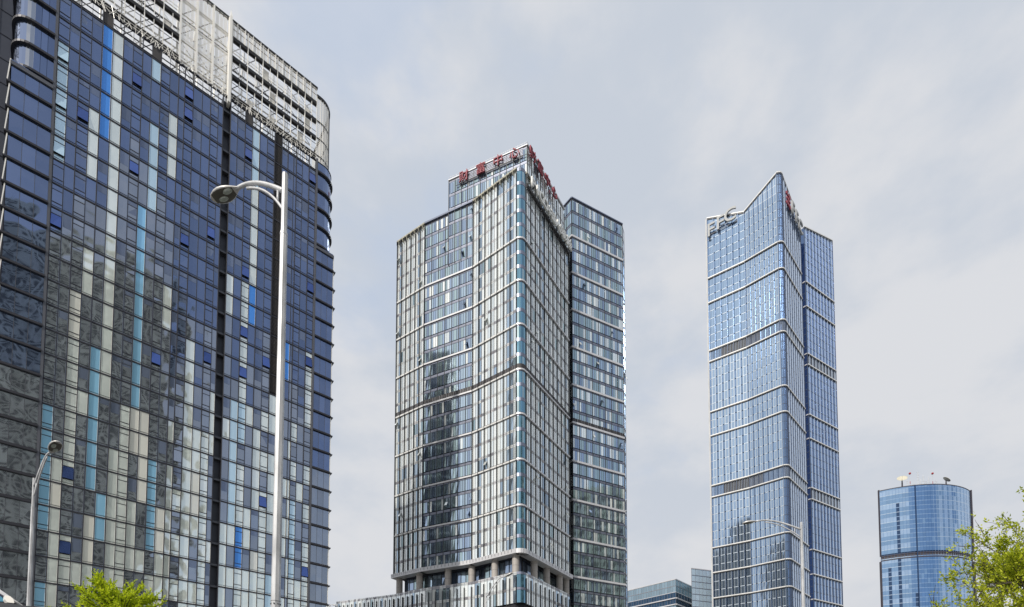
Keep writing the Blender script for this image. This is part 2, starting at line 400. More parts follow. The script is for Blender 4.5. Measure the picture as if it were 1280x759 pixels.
# bays at both ends
def bay(sa, sb, left):
    lo = MB(); pier = MB(); gl = Windows(); edge = MB()
    n = 3
    # square lower part
    if left: s0, s1 = sa-.25, sb-.35
    else: s0, s1 = sa+.35, sb
    cut = s0 if left else s1
    for i in range(len(lev)-1):
        if lev[i] >= ZR-1: break
        z0, z1 = lev[i], lev[i+1]
        for k in range(n):
            a = s0+(s1-s0)*k/n; b = s0+(s1-s0)*(k+1)/n
            wl.add(LF, a+.03, b-.03, .32, z0+.30, z1-.18, navy if z0 > EYE+52 else navy_refl, jit=.01)  # lower bay panes take the copy with the grey reflection in its tint
        LF.box(lo, s0-.05, s1+.05, -.5, .62, z0-.18, z0+.14, mull)
        LF.box(lo, s0, s1, -.3, .40, z0+.14, z0+.24, mull)
        # flared white edge strip at the corner
        if left:
            edge.hexa([LF.p(s0-.42, .5, z0+.1), LF.p(s0-.30, .5, z0+.1), LF.p(s0-.30, .1, z0+.1), LF.p(s0-.42, .1, z0+.1),
                       LF.p(s0-.16, .36, z1-.2), LF.p(s0-.02, .36, z1-.2), LF.p(s0-.02, .1, z1-.2), LF.p(s0-.16, .1, z1-.2)], whitem)
            LF.box(lo, s0-.45, s0, -.5, .55, z0-.12, z0+.1, mull)
        else:
            LF.box(edge, s1-.02, s1+.16, .05, .30, z0+.14, z1-.2, whitem)
            LF.box(lo, s1, s1+.5, -.5, .5, z0-.12, z0+.08, mull2)
    for k in range(1, n):
        e = s0+(s1-s0)*k/n; LF.box(lo, e-.025, e+.025, .2, .345, lev[0], ZR-.5, mull2)
    LF.box(lo, s0-.1, s1+.1, -.8, .55, ZR-.3, ZR+.25, mull2)
    # rounded upper part
    r = 2.3
    if left:
        path = [Vector(LF.p(sb-.35, .12, 0)[:2]), Vector(LF.p(s0+r, .12, 0)[:2])]
        cen = Vector(LF.p(s0+r, .12-r, 0)[:2])
        for k in range(1, 9):
            an = math.pi/2*k/8; path.append(cen-LF.d*r*math.sin(an)+LF.n*r*math.cos(an))
        path.append(path[-1]-LF.n*5); path = path[::-1]
    else:
        path = [Vector(LF.p(sa+.35, .12, 0)[:2]), Vector(LF.p(s1-r, .12, 0)[:2])]
        cen = Vector(LF.p(s1-r, .12-r, 0)[:2])
        for k in range(1, 9):
            an = math.pi/2*k/8; path.append(cen+LF.d*r*math.sin(an)+LF.n*r*math.cos(an))
        path.append(path[-1]-LF.n*5)
    faces = [Face(path[k], path[k+1]) for k in range(len(path)-1)]
    ltop = [z for z in lev if z > ZR-2]
    zz = ltop + [ZT+ (14.5 if left else 0)]
    if left:
        zz = ltop[:]; z = ltop[-1]
        while z < ZT+14: z += FH; zz.append(z)
    for i in range(len(zz)-1):
        for j, fc in enumerate(faces):
            m = navy
            if left and 7 <= j <= 8: m = paleb if False else navy_refl
            if fc.L > 1.2 and fc.L < 4.9:
                q = 3 if fc.L > 2 else 1
                for k in range(q): wl.add(fc, fc.L*k/q+.02, fc.L*(k+1)/q-.02, 0, zz[i]+.25, zz[i+1]-.15, m, jit=.004)
            else: wl.add(fc, 0, fc.L, 0, zz[i]+.25, zz[i+1]-.15, m)
            fc.box(lo, 0, fc.L+.02, -.3, .38, zz[i]-.14, zz[i]+.2, mull)
            if not left: fc.box(lo, 0, fc.L+.02, -.3, .1, zz[i+1]-.18, zz[i+1]-.12, mull)
    lo.build('bay_ledge', T); 
    if edge.v: edge.build('edge_strip', T)
    # pier between bay and main facade
    if left: LF.box(pier, sb-.36, sb-.02, -.4, .42, lev[0], ZT+14, mull2)
    else: LF.box(pier, sa+.02, sa+.34, -.4, .42, lev[0], ZT+.2, mull2)
    pier.build('pier', T)
    return faces
bay(-4.75, eL[0], True)
rf = bay(eR[-1], 43.75, False)
fr.build('curtain_wall_frame', T); blinds.build('blinds', T)['kind'] = 'stuff'
# solid body, side wall, roof
body = MB()
def polyL(pts): return [LF.p(a, o, 0)[:2] for a, o in pts]
body.prism(polyL([(-2.6, -.35), (eL[-1], -.35), (eL[-1], -2.4), (eR[0], -2.4), (eR[0], -.35), (41.2, -.35), (41.2, -11), (-2.6, -11)]), 0, ZT-1.6, clad)
body.prism(polyL([(-4.6, -2.4), (-2.62, -2.4), (-2.62, -10.5), (-4.6, -10.5)]), 0, ZR-.5, clad)
body.prism(polyL([(41.22, -2.4), (43.2, -2.4), (43.2, -10.5), (41.22, -10.5)]), 0, ZR-.5, clad)
LF.box(body, -4.9, 44, -.3, .3, 0, lev[0]-.2, clad)
body.build('tower_body', T)
side = MB(); LF.box(side, -40, -4.0, -9, -4.5, 0, ZT+16, clad)
for i in range(0, 40):
    LF.box(side, -40, -4.0, -4.52, -4.44, 2+FH*i, 2.07+FH*i, mull)
for i in range(0, 24): LF.box(side, -5.5-i*1.4, -5.44-i*1.4, -4.52, -4.44, 0, ZT+16, mull)
side.build('side_wall', T)
# crown -------------------------------------------------------------
cr = MB(); bm_ = MB(); tr = MB(); scn = MB()
ZC = EYE+136.4
SA, SB, SC, SD = eL[0], 15.9, 23.55, 39.9       # open truss | screen | fin | beams | corner
beams = [EYE+q for q in (121.9, 125.7, 129.4, 133.2)]
for z in beams:
    for a, b in ((SA-4, SB), (SC+.4, SD)):
        LF.box(bm_, a, b, -.5, .12, z-.33, z+.30, blackb)
LF.box(bm_, SA-4, SD+.1, -.4, .18, ZC, ZC+.32, blackb)
s = SA; k = 0
while s < SD:
    if not (SB < s < SC):
        w = .09 if k % 2 else .15
        LF.box(cr, s-w/2, s+w/2, -.1, .10, ZT+.2, ZC, whitem)
        if k % 2 == 0: LF.box(cr, s-.05, s+.05, .12, .17, ZT+1.6, ZC, whitem)
    s += 1.34; k += 1
for i in range(46):
    z = ZT+.5+i*.335
    for a, b in ((SA-4, SB), (SC+.4, SD)):
        if i % 4 == 1: LF.box(cr, a, b, -.06, .02, z, z+.05, mull if i % 8 == 1 else whitem)
    if i > 36:
        continue
# glass-like windbreak sheets in crown (pale) behind the mullions
for a0 in range(int((SD-SA)/1.34)):
    s = SA+a0*1.34
    if SB-1.3 < s < SC: continue
    for z in beams[:-1]:
        if R.random() < .10: LF.box(scn, s+.12, s+1.2, -.5, -.46, z+.5, z+R.uniform(1.6, 3.2), screenm)
# perforated screens: strips of slats with gaps
def slats(a, b, z0, z1, o, pitch=.36, fill=.58, cell=.6):
    z = z0
    while z < z1:
        x = a
        while x < b-.05:
            w = min(cell, b-x)
            LF.box(scn, x+.03, x+w*.84, o-.03, o, z, z+pitch*fill, screenm); x += cell
        z += pitch
slats(SB+.1, SC-.1, ZT+.3, ZC-.05, .1, pitch=.42, fill=.5, cell=.66)
slats(SC+.5, SD, beams[-1]+.35, ZC-.05, .1)
for k in range(4):
    a = SB+(SC-SB)*k/3; LF.box(cr, a-.14, a+.14, -.15, .3, ZT+.1, ZC+.1, whitem)
for z in beams: LF.box(scn, SB, SC, -.4, -.2, z-.1, z+.1, whitem)
for k in range(1, 12):
    a = SC+(SD-SC)*k/12; LF.box(cr, a-.06, a+.06, .05, .24, beams[-1]+.2, ZC+.1, whitem)
LF.box(cr, SC-.05, SC+.38, -.6, .75, ZT-1.4, ZC+.1, whitem)
cr_tip = Face(LF.p(SC-.05, .75, 0)[:2], LF.p(SC+.38, .75, 0)[:2])
cr.hexa([LF.p(SC-.05, .75, ZC+.1), LF.p(SC+.38, .75, ZC+.1), LF.p(SC+.38, -.6, ZC+.1), LF.p(SC-.05, -.6, ZC+.1),
         LF.p(SC+.1, .3, ZC+1.6), LF.p(SC+.22, .3, ZC+1.6), LF.p(SC+.22, .1, ZC+1.6), LF.p(SC+.1, .1, ZC+1.6)], whitem)
# space-frame behind: diagonals and posts
for lay, o in enumerate((-1.2, -3.6)):
    s = SA-3
    while s < SD-.5:
        for zi in range(4):
            z0 = ZT-1+zi*3.75; z1 = z0+3.75
            if R.random() < .6: tr.tube([LF.p(s, o, z0), LF.p(s+2.68, o, z1)], .06, whitem if R.random() < .5 else blackb, 4)
            if R.random() < .4: tr.tube([LF.p(s+2.68, o, z0), LF.p(s, o-1, z1)], .055, whitem if R.random() < .6 else blackb, 4)
            if R.random() < .8: tr.tube([LF.p(s, o, z0), LF.p(s, o+1.2 if lay else o, z1)], .07, whitem, 4)
        s += 2.68
    for zi in range(5): tr.tube([LF.p(SA-4, o, ZT-1+zi*3.75), LF.p(SD, o, ZT-1+zi*3.75)], .09, blackb if zi % 2 else whitem, 4)
# zigzag lattice skirt along the foot of the crown
s = SA-2
while s < SD-.6:
    for q in range(2):
        a = s+R.uniform(-.2, .2); zt = ZT+R.uniform(.3, 1.4)
        tr.tube([LF.p(a, .2, ZT-R.uniform(.0, .5)), LF.p(a+R.uniform(-.7, .9), .2, zt)], R.uniform(.018, .045), whitem, 4)
    s += .62
for i in range(3): LF.box(cr, SA-2, SD, .14, .2, ZT+.25+i*.5, ZT+.29+i*.5, whitem)
# rounded end of the crown
r = 2.6; cen = Vector(LF.p(43.3-r, .1-r, 0)[:2]); pth = [Vector(LF.p(SD, .1, 0)[:2])]
for k in range(0, 9):
    an = math.pi/2*k/8; pth.append(cen+LF.d*r*math.sin(an)+LF.n*r*math.cos(an))
pth.append(pth[-1]-LF.n*10)
for j in range(len(pth)-1):
    fc = Face(pth[j], pth[j+1])
    z = ZT
    while z < ZC-1.6:
        fc.box(scn, 0, fc.L, -.03, 0, z, z+.16, screenm); z += .42
    fc.box(bm_, 0, fc.L+.02, -.2, .14, ZC-1.8, ZC-1.3, blackb)
    fc.box(cr, -.05, .05, -.1, .06, ZT, ZC-1.6, mull if j > 5 else whitem)
    for z in beams[:-1]: fc.box(bm_, 0, fc.L, -.15, .06, z-.12, z+.12, blackb)
# return lattice wall at the back of the crown
for i in range(0, 14):
    tr.tube([LF.p(2+i*3, -10, ZT-2), LF.p(2+i*3, -10, ZC-3)], .12, whitem, 4)
for z in beams[:3]: tr.tube([LF.p(0, -10, z), LF.p(41, -10, z)], .14, blackb, 4)
cr.build('crown_frame', T); bm_.build('crown_beam', T); tr.build('crown_truss', T); scn.build('crown_screen', T)
wl.finish(T, 100)

# ================================================================== CENTRE TOWER
gA = M('pale_silver_glass', (.84, .91, .94), .06, .62, var=.13, bump=(.12, .03))
gB = M('white_silver_glass', (.93, .97, .96), .10, .5, var=.07, bump=(.12, .02))
gC = M('blue_silver_glass', (.46, .58, .70), .05, .88, var=.22, bump=(.12, .03))
gD = M('steel_blue_glass', (.33, .42, .57), .05, .9, var=.25, bump=(.12, .03))
gT = M('teal_glass', (.17, .33, .44), .05, .9, var=.2, bump=(.3, .03))
gO = M('pale_teal_glass', (.45, .58, .62), .05, .88, var=.15, bump=(.12, .03))
bandm = M('pale_metal_band', (.60, .60, .63), .4, .2, grime=.08)
bandw = M('white_metal_band', (.72, .715, .71), .45, .1, grime=.16, gscale=.8)
finm = M('dark_fin', (.05, .053, .06), .4, .4)
spm = M('grey_spandrel', (.30, .30, .33), .35, .5, var=.12)
spl = M('light_spandrel', (.66, .69, .70), .35, .4, var=.12)
spm2 = M('dark_spandrel', (.19, .21, .28), .3, .6, var=.15)
mech = M('mechanical_louvre', (.03, .027, .03), .6)
stone = M('stone_column', (.42, .39, .37), .6, grime=.15)
redl = M('red_letter', (.30, .05, .075), .6)
whitel = M('white_letter', (.85, .85, .83), .4)
roofm = M('roof_slab', (.3, .3, .3), .8)
rust = M('weathered_cap', (.42, .40, .33), .7, grime=.35, gscale=1.5)

cA, cB, cC_, cD = (-37.97, 155.89), (-28.49, 150.0), (-13.63, 143.54), (-1.24, 135.0)
cE, cF = (1.15, 136.0), (14.3, 156.0)
T = thing('skyscraper', 'pale silver glass tower with red rooftop characters and stacked white bands, in the middle', 'tower', (0, 150, 0))
wc = Windows(); fins = MB(); bands = Bands('floor_band'); spn = MB(); mcs = Bands('mechanical_louvres')
belts = [EYE+q for q in (49.74, 61.9, 74.1, 86.3, 98.3, 110.6, 122.65, 134.4, 153.7)]
def floors(bl, counts):
    o = []
    for k, n in enumerate(counts):
        for i in range(n): o.append((bl[k]+(bl[k+1]-bl[k])*i/n, bl[k]+(bl[k+1]-bl[k])*(i+1)/n, i == 0, k))
    return o
flc = floors(belts, [3, 3, 3, 3, 3, 3, 3, 5])
def silver(face, bays, style, fl, W_=None, fd=.42, belts_=None, top=None, mech_k=4, side=0):
    W_ = W_ or wc; bw = face.L/bays
    colr = [R.random() for _ in range(bays*3)]
    for b in range(bays):
        a = b*bw
        for (z0, z1, first, kk) in fl:
            zl = z0+(.5 if first else .3)
            if first and kk == mech_k:
                face.box(mcs.at(z0), a, a+bw, -.25, .10, z0+.25, z0+1.5, mech)
                for q in range(3): face.box(fins, a+bw*q/3, a+bw*q/3+.08, -.2, .13, z0+.3, z0+1.5, spm)
                zl = z0+1.6
            if style == 'fin':
                cuts = (0, .48, 1.0) if b % 2 == 0 else (0, .42, 1.0)
                for j in range(2):
                    c = colr[b*3+j]; m = (gB if (j == (b % 2)) else gA)
                    if c < .12: m = gC
                    if R.random() < .06: m = R.choice((gC, gO))
                    W_.add(face, a+cuts[j]*bw+.05, a+cuts[j+1]*bw-.05, 0, zl, z1-.55, m, jit=.006)
                for j in range(2): spn_m = R.choice((spl, spl, bandm, spm)); face.box(spn, a+cuts[j]*bw+.06, a+cuts[j+1]*bw-.06, -.05, .0, z1-.50, z1+.27, spn_m); face.box(spn, a+cuts[j]*bw+.06, a+cuts[j+1]*bw-.06, -.04, .03, z1-.15, z1-.09, spm)
            else:
                cuts = (0, .30, .66, 1.0)
                for j in range(3):
                    c = colr[b*3+j]
                    m = gO if c < .3 else (gC if c < .7 else gD)
                    if R.random() < .22: m = R.choice((gB, gO, gD, gD, gA))
                    if side: m = R.choice((gO, gC, gA, gC, gD, gO, gO, gA)) if R.random() < .8 else m
                    tl = .0; opn = R.random() < .012
                    W_.add(face, a+cuts[j]*bw+.05, a+cuts[j+1]*bw-.05, 0, zl, z1-.75, m, jit=.006)
                    if opn and len(fl) > 5: W_.add(face, a+cuts[j]*bw+.05, a+cuts[j+1]*bw-.05, .12, zl+.7, zl+1.9, gB if R.random() < .5 else gD, tilt=.7)
                face.box(spn, a+.06, a+bw-.06, -.05, .02, z1-.66, z1+.05, spm2)
                face.box(spn, a+.06, a+bw-.06, .02, .05, z1-.38, z1-.3, spm)
        # operable sash now and then
        if style == 'fin' and len(fl) > 5 and R.random() < .45:
            for q in range(R.randint(1, 3)):
                z0, z1, f_, k_ = R.choice(fl)
                W_.add(face, a+.12, a+bw*.45, .15, z0+1.2, z0+2.5, gB, tilt=.75)
    zb, ze = fl[0][0], (top or fl[-1][1])
    for b in range(bays+1):
        a = b*bw; th = .12 if style == 'fin' else .12
        face.box(fins, a-th/2, a+th/2, -.1, fd, zb, ze-(1.2 if style == 'fin' else 0), finm)
        if style == 'fin' and b < bays:
            face.box(fins, a+bw*.48-.03, a+bw*.48+.03, -.05, .1, zb, ze, spm)
def belt(face, zs, o=.30, h=.42, m=None, ext=0):
    for z in zs: face.box(bands.at(z), -ext, face.L+ext, -.1, o, z-.25, z-.25+h, m or bandw)
fLW, fM, fR, fRR = Face(cA, cB), Face(cB, cC_), Face(cC_, cD), Face(cE, cF)
silver(fLW, 6, 'fin', flc); silver(fM, 7, 'flat', flc, fd=.16); silver(fR, 7, 'fin', flc); silver(fRR, 10, 'fin', flc, fd=.28)
bz = belts[1:-1]
for f_ in (fLW, fM, fR): belt(f_, bz, m=bandm if f_ is fM else bandw)
belt(fRR, bz, o=.4, m=bandm)
# curved corner
vC = Vector(cD); vE = Vector(cE); mid = (vC+vE)/2; dirc = Vector(((vE-vC).y, -(vE-vC).x)).normalized()
cp = []
for k in range(7):
    t = k/6; p = vC.lerp(vE, t)+dirc*(.62*math.sin(math.pi*t)); cp.append(p)
for j in range(6):
    fc = Face(cp[j], cp[j+1])
    for (z0, z1, first, kk) in flc:
        wc.add(fc, .01, fc.L-.01, .02, z0+(.5 if first else .45), z1-.55, gT if (j % 3 or R.random() < .5) else gO)
        fc.box(spn, -.01, fc.L+.01, -.1, .06, z1-.5, z1+.42, spm2)
    for z in bz: fc.box(bands.at(z), -.02, fc.L+.02, -.1, .30, z-.25, z+.17, bandm)
    z = belts[4]; fc.box(mcs.at(z), 0, fc.L, -.1, .14, z+.3, z+1.5, mech)
# parapet caps
for f_ in (fLW, fM, fR, fRR):
    m_ = rust if f_ is not fM else spm2
    f_.box(bands.at(belts[-1]), -.1, f_.L+.1, -.4, .5, belts[-1]-.2, belts[-1]+.25, m_)
    if f_ is not fM:
        for b in range(14): f_.box(spn, f_.L*b/14, f_.L*b/14+.12, -.1, .6, belts[-1]-1.3, belts[-1]-.1, rust if b % 2 else finm)
# soffit slab above the colonnade
zb = belts[0]
for f_ in (fLW, fM, fR, fRR):
    f_.box(bands.at(zb), -.4, f_.L+.4, -1.5, .95, zb-.75, zb+.42, bandm)
    n = 7
    for b in range(n*2): f_.box(fins, f_.L*b/(n*2), f_.L*b/(n*2)+.1, .9, .98, zb-.4, zb+.38, finm)
for j in range(6): Face(cp[j], cp[j+1]).box(bands.at(zb), -.1, Face(cp[j], cp[j+1]).L+.1, -.6, .93, zb-.75, zb+.42, bandm)
# solid bodies
back1, back2 = (10, 176), (-32, 172)
body = MB()
def inset(path, o):
    res = []
    for k in range(len(path)):
        p = Vector(path[k]); c = Vector((-8, 165)); res.append(tuple(p+(c-p).normalized()*o))
    return res
shell = inset([cA, cB, cC_, cD]+[tuple(q) for q in cp[1:-1]]+[cE, cF, back1, back2], .7)
body.prism(shell, belts[0]-.2, belts[-1]-.6, darkin)
sh2 = inset([cA, cB, cC_, cD, cE, cF, back1, back2], 3.6)
body.prism(sh2, 0, belts[0]-.1, spm2)
body.build('tower_body', T)
# recessed glass behind the colonnade
ZP = EYE+44.1
rc = [Vector(q) for q in inset([cA, cB, cC_, cD, cE, cF], 3.2)]
for j, nb in ((0, 6), (1, 9), (2, 8), (4, 9)):
    fc = Face(rc[j], rc[j+1])
    for b in range(nb):
        for (z0, z1) in ((ZP-1, ZP+1.2), (ZP+1.35, zb-1.0)):
            wc.add(fc, fc.L*b/nb+.06, fc.L*(b+1)/nb-.06, 0, z0, z1, R.choice((gO, gC, gD, gD)), jit=.02)
        fc.box(fins, fc.L*b/nb-.05, fc.L*b/nb+.05, -.05, .15, ZP-1, zb-.8, finm)
    fc.box(fins, 0, fc.L, -.05, .2, ZP+1.2, ZP+1.35, spm)
for f_, ss in ((fLW, (1.2, 9.2)), (fM, (8.0, 15.6)), (fR, (7.2, 14.0)), (fRR, (5.6, 12.2, 19.6, 23.6))):
    for a in ss:
        p = f_.p(a, -1.0, 0); cm = MB(); cm.tube([(p[0], p[1], ZP-2), (p[0], p[1], zb-.7)], .95, stone, 16, cap=False)
        for q in range(1, 4): cm.tube([(p[0], p[1], ZP-2+q*2.1), (p[0], p[1], ZP-1.96+q*2.1)], .965, finm, 16, cap=False)
        cm.build('column', T, smooth=True)
# podium -------------------------------------------------------------
pod0 = at(420, 757, 164); pod0 = (pod0.x, pod0.y)
fl2 = [(ZP-4.05*(k+1), ZP-4.05*k, False, 9) for k in range(2)][::-1]
pA = Face(pod0, cA); fl2 = [(a, b, False, 9) for a, b, _, _ in fl2]
silver(pA, 14, 'fin', fl2, fd=.3); silver(fLW, 6, 'fin', fl2); silver(fM, 7, 'fin', fl2); silver(fR, 7, 'fin', fl2); silver(fRR, 10, 'fin', fl2, fd=.28)
for j in range(6):
    fc = Face(cp[j], cp[j+1])
    for (z0, z1, first, kk) in fl2:
        wc.add(fc, .01, fc.L-.01, .02, z0+.3, z1-.45, gT); fc.box(spn, 0, fc.L, -.1, .05, z1-.4, z1+.25, spm2)
pb = MB(); pp = [pod0, cA, cB, cC_, cD, cE, cF, (12, 175), (-50, 172)]
pb.prism([tuple(Vector(q)+(Vector((-20, 170))-Vector(q)).normalized()*.8) for q in pp], 0, ZP-.5, darkin)
pb.build('podium', T)
# penthouse ----------------------------------------------------------
q0, q1, q2 = (-21.1, 146.0+.6), (1.5, 137.4), (13.0, 154.9)
fp1, fp2 = Face(q0, q1), Face(q1, q2); ZPH = EYE+163.4
flp = floors([belts[-1]-16, ZPH-.1], [6])
silver(fp1, 12, 'flat', flp, fd=.2); silver(fp2, 9, 'fin', floors([belts[-1]+.3, ZPH-.1], [2]), fd=.2)
pm = MB(); pm.prism([tuple(Vector(q)+(Vector((-5, 160))-Vector(q)).normalized()*.7) for q in (q0, q1, q2, (10, 172), (-18, 172))], belts[-1]-1, ZPH-.4, darkin)
pm.build('penthouse', T)
for f_ in (fp1, fp2):
    f_.box(bands.at(ZPH), -.15, f_.L+.15, -.4, .3, ZPH-.1, ZPH+.12, bandm)
    for b in range(int(f_.L/1.2)): f_.box(fins, b*1.2, b*1.2+.05, -.1, -.05, ZPH+.1, ZPH+1.1, bandm)
    f_.box(fins, 0, f_.L, -.1, -.04, ZPH+1.06, ZPH+1.12, bandm)
fp1.box(spn, 3.6, fp1.L-1.2, .05, .12, ZPH-3.0, ZPH-.3, spm2)
for q in range(6): fp1.box(fins, 3.6, fp1.L-1.2, .12, .2, ZPH-2.8+q*.42, ZPH-2.72+q*.42, spm)
letters(fp1, '财富中心', [fp1.L*q for q in (.215, .435, .655, .86)], ZPH-2.6, 3.3, redl, T, .7, .35, bold=.0)
letters(fp2, '财富中心', [fp2.L*q for q in (.09, .28, .47, .66)], ZPH-2.6, 3.4, redl, T, .7, .35, bold=.0)
zs = belts[-1]-3.4
letters(fRR, 'PICC', [fRR.L*q for q in (.07, .16, .25, .335)], zs, 3.9, whitel, T, 1.3, .5, bold=.07)
letters(fRR, '中国人保财险', [fRR.L*q for q in (.43, .53, .63, .73, .83, .93)], zs, 3.1, whitel, T, 1.3, .5, bold=.04)
lb = MB(); fRR.box(lb, 0, fRR.L, .3, .45, zs-.6, zs+.6, mech); fRR.box(lb, 0, fRR.L, .52, .6, zs-.4, zs-.25, finm); fRR.box(lb, 0, fRR.L, .52, .6, zs+3.0, zs+3.15, finm)
fp1.box(lb, 2.5, fp1.L, .3, .4, ZPH-2.9, ZPH-2.8, finm); fp2.box(lb, 0, fp2.L*.75, .52, .6, ZPH-2.9, ZPH-2.8, finm)
lb.build('sign_rail', T)
# side wing ----------------------------------------------------------
w0, w1, w2 = (9.5, 167.8), (15.85, 160.0), (33.45, 168.6)
ZW = EYE+172.7
wb = [EYE+q for q in (15, 27, 39.0, 51.0, 62.8, 75.0, 87.3, 99.5, 111.6, 123.8, 135.95, 148.0, 160.1, 172.7)]
flw = floors(wb, [3]*13)
fw1, fw2 = Face(w0, w1), Face(w1, w2)
silver(fw2, 8, 'flat', flw, fd=.18, mech_k=7, side=1); silver(fw1, 4, 'flat', flw, fd=.2, mech_k=7, side=1)
for f_ in (fw1, fw2): belt(f_, wb[3:-1], o=.28, h=.6, m=bandm, ext=.1)
wbd = MB(); cw = Vector((22, 172))
wbd.prism([tuple(Vector(q)+(cw-Vector(q)).normalized()*.6) for q in (w0, w1, w2, (35, 175), (29, 182), (11, 179))], 0, ZW-.5, darkin)
for f_ in (fw1, fw2): f_.box(wbd, -.1, f_.L+.1, -.3, .35, ZW-.15, ZW+.15, spm2)
# pale corner return at the far right
fw3 = Face(w2, (34.6, 171.2))
silver(fw3, 1, 'flat', flw, fd=.05, mech_k=7)
wbd.build('side_wing', T)
wc.finish(T, 100); fins.build('facade_fins', T); bands.finish(T); spn.build('spandrel', T); mcs.finish(T)

# ================================================================== TALL TWIN-BLOCK TOWER
bA = M('light_blue_glass', (.38, .52, .72), .06, .85, var=.06, bump=(.08, .012))
bB = M('mid_blue_glass', (.24, .36, .56), .06, .9, var=.09, bump=(.08, .012))
bC = M('pale_ice_glass', (.56, .67, .80), .1, .75, var=.05, bump=(.08, .012))
bD = M('deep_blue_glass', (.16, .24, .42), .05, .9, var=.2)
bP = M('pale_painted_fin', (.33, .40, .52), .55)
bS = M('silver_transom', (.48, .55, .64), .5, .2)
bF = M('slate_fin', (.10, .13, .20), .4, .5)
KF = 1.15
def E_(q): return EYE+q*KF
T = thing('skyscraper', 'slender light blue glass skyscraper with a V-shaped roofline and grey roof letters', 'tower', (125*KF, 250*KF, 0))
wf = Windows(); fins = MB(); bands = Bands('floor_band'); spn = MB(); mcs = Bands('mechanical_louvres')
a0, a1, a2, a3, a4 = [(x*KF, y*KF) for x, y in ((91.2, 248.9), (105.31, 239.58), (116.19, 230.0), (119.4, 231.0), (135.47, 246.55))]
fb = [EYE+q*KF for q in (20, 32, 44, 56.5, 68.8, 81.0, 93.0, 117.7, 123.3, 147.8, 159.7, 184.8, 190.3, 214.4, 226.9, 262.5)]
cnt = [3, 3, 3, 3, 3, 3, 6, 1, 6, 3, 6, 1, 6, 3, 9]
fbl = floors(fb, cnt)
MECH = (7, 11); cap = MB()
def blue(face, bays, z_l, z_r, style):
    """z_l, z_r: parapet height at both ends"""
    bw = face.L/bays
    zp = lambda a: z_l+(z_r-z_l)*a/face.L
    for b in range(bays):
        a = b*bw
        cuts = (0, .26, .50, .76, 1.0) if style == 'grid' else (0, .55, 1.0)
        for (z0, z1, first, kk) in fbl:
            if z0 > zp(a)-.6 and z0 > zp(a+bw)-.6: continue
            for j in range(len(cuts)-1):
                s0, s1 = a+cuts[j]*bw, a+cuts[j+1]*bw
                t0, t1 = min(z1-.3, zp(s0)-.4), min(z1-.3, zp(s1)-.4)
                if min(t0, t1) < z0+.3: continue
                if kk in MECH:
                    face.box(mcs.at(z0), s0, s1-.35, -.2, -.02, z0+.6, t0-.2, mech if (style == 'fins' or (face is fB1 and a/face.L > .3) or (face is fB2 and a/face.L < .35)) else bB); 
                    face.box(fins, s1-.14, s1, -.1, .1, z0+.4, z1, bP); continue
                if style == 'grid':
                    m = (bB, bC, bA, bC)[j] if R.random() < .97 else bA
                    if face is fB1 and m is bC and z0 > E_(184): m = bA
                    g_ = .10
                elif style == 'corner': m = bB
                else:
                    m = bB if j == 0 else bD; g_ = .06
                g_ = .05
                wf.add(face, s0+g_, s1-g_, 0, z0+.12, t0, m, zr=t1, jit=.006)
            if kk in MECH: continue
            if style == 'grid' and z1 < min(zp(a), zp(a+bw))-.5:
                face.box(spn, a+bw*.26, a+bw-.1, -.02, .05, z1-.24, z1+.06, bS)
            elif z1 < min(zp(a), zp(a+bw))-.5: face.box(spn, a, a+bw, -.02, .06, z1-.25, z1+.08, bF)
    for b in range(bays+1):
        a = min(b*bw, face.L); face.box(fins, a-.09, a+.09, -.1, .35, fb[0], zp(a)-.3, bF)
        if style == 'fins' and b < bays:
            face.box(fins, a+bw*.5, a+bw*.5+.22, -.1, .45, fb[0], zp(a)-.5, bP)
def bbelt(face, z_l, z_r, ks):
    for z in ks:
        if z > min(z_l, z_r)-2: continue
        face.box(bands.at(z), -.02, face.L+.02, -.1, .6, z-.05, z+.45, bandw)
        face.box(bands.at(z), -.02, face.L+.02, -.1, .45, z-.5, z-.07, finm)
    face.box(cap, -.02, face.L+.02, -.5, .45, z_l-.25, z_l+.3, bandw, zr=z_r+.3, z0r=z_r-.25)
    face.box(cap, -.02, face.L+.02, -.5, .25, z_l-.9, z_l-.27, finm, zr=z_r-.27, z0r=z_r-.9)
fB1, fB2, fB4 = Face(a0, a1), Face(a1, a2), Face(a3, a4)
kb = [z for k, z in enumerate(fb) if k >= 4 and k < len(fb)-1]
blue(fB1, 6, E_(258.0), E_(251.6), 'grid'); bbelt(fB1, E_(258.0), E_(251.6), kb)
blue(fB2, 7, E_(251.6), E_(260.0), 'grid'); bbelt(fB2, E_(251.6), E_(260.0), kb)
v2, v3 = Vector(a2), Vector(a3); dd = Vector(((v3-v2).y, -(v3-v2).x)).normalized()
cp2 = [v2.lerp(v3, k/5)+dd*(.8*math.sin(math.pi*k/5)) for k in range(6)]
for j in range(5):
    fc = Face(cp2[j], cp2[j+1]); blue(fc, 1, E_(260.2), E_(260.2), 'corner'); bbelt(fc, E_(260.2), E_(260.2), kb)
blue(fB4, 8, E_(260.0), E_(252.6), 'fins'); bbelt(fB4, E_(260.0), E_(252.6), kb)
v1w, v2w = [(x*KF, y*KF) for x, y in ((139.57, 250.54), (160.9, 262.9))]
fB5 = Face(v1w, v2w); blue(fB5, 9, E_(255.5), E_(260.5), 'fins'); bbelt(fB5, E_(255.5), E_(260.5), [z-0 for z in kb])
fB6 = Face((136.5*KF, 254.5*KF), v1w); fB6.box(fins, -3, fB6.L, -.2, -.05, 0, E_(255), bD)
for z in kb: fB6.box(bands.at(z), 0, fB6.L, -.05, .4, z-.1, z+.5, bandm)
for i in range(60): fB6.box(fins, 0, fB6.L, -.05, .05, 20+i*4, 20.3+i*4, bF)
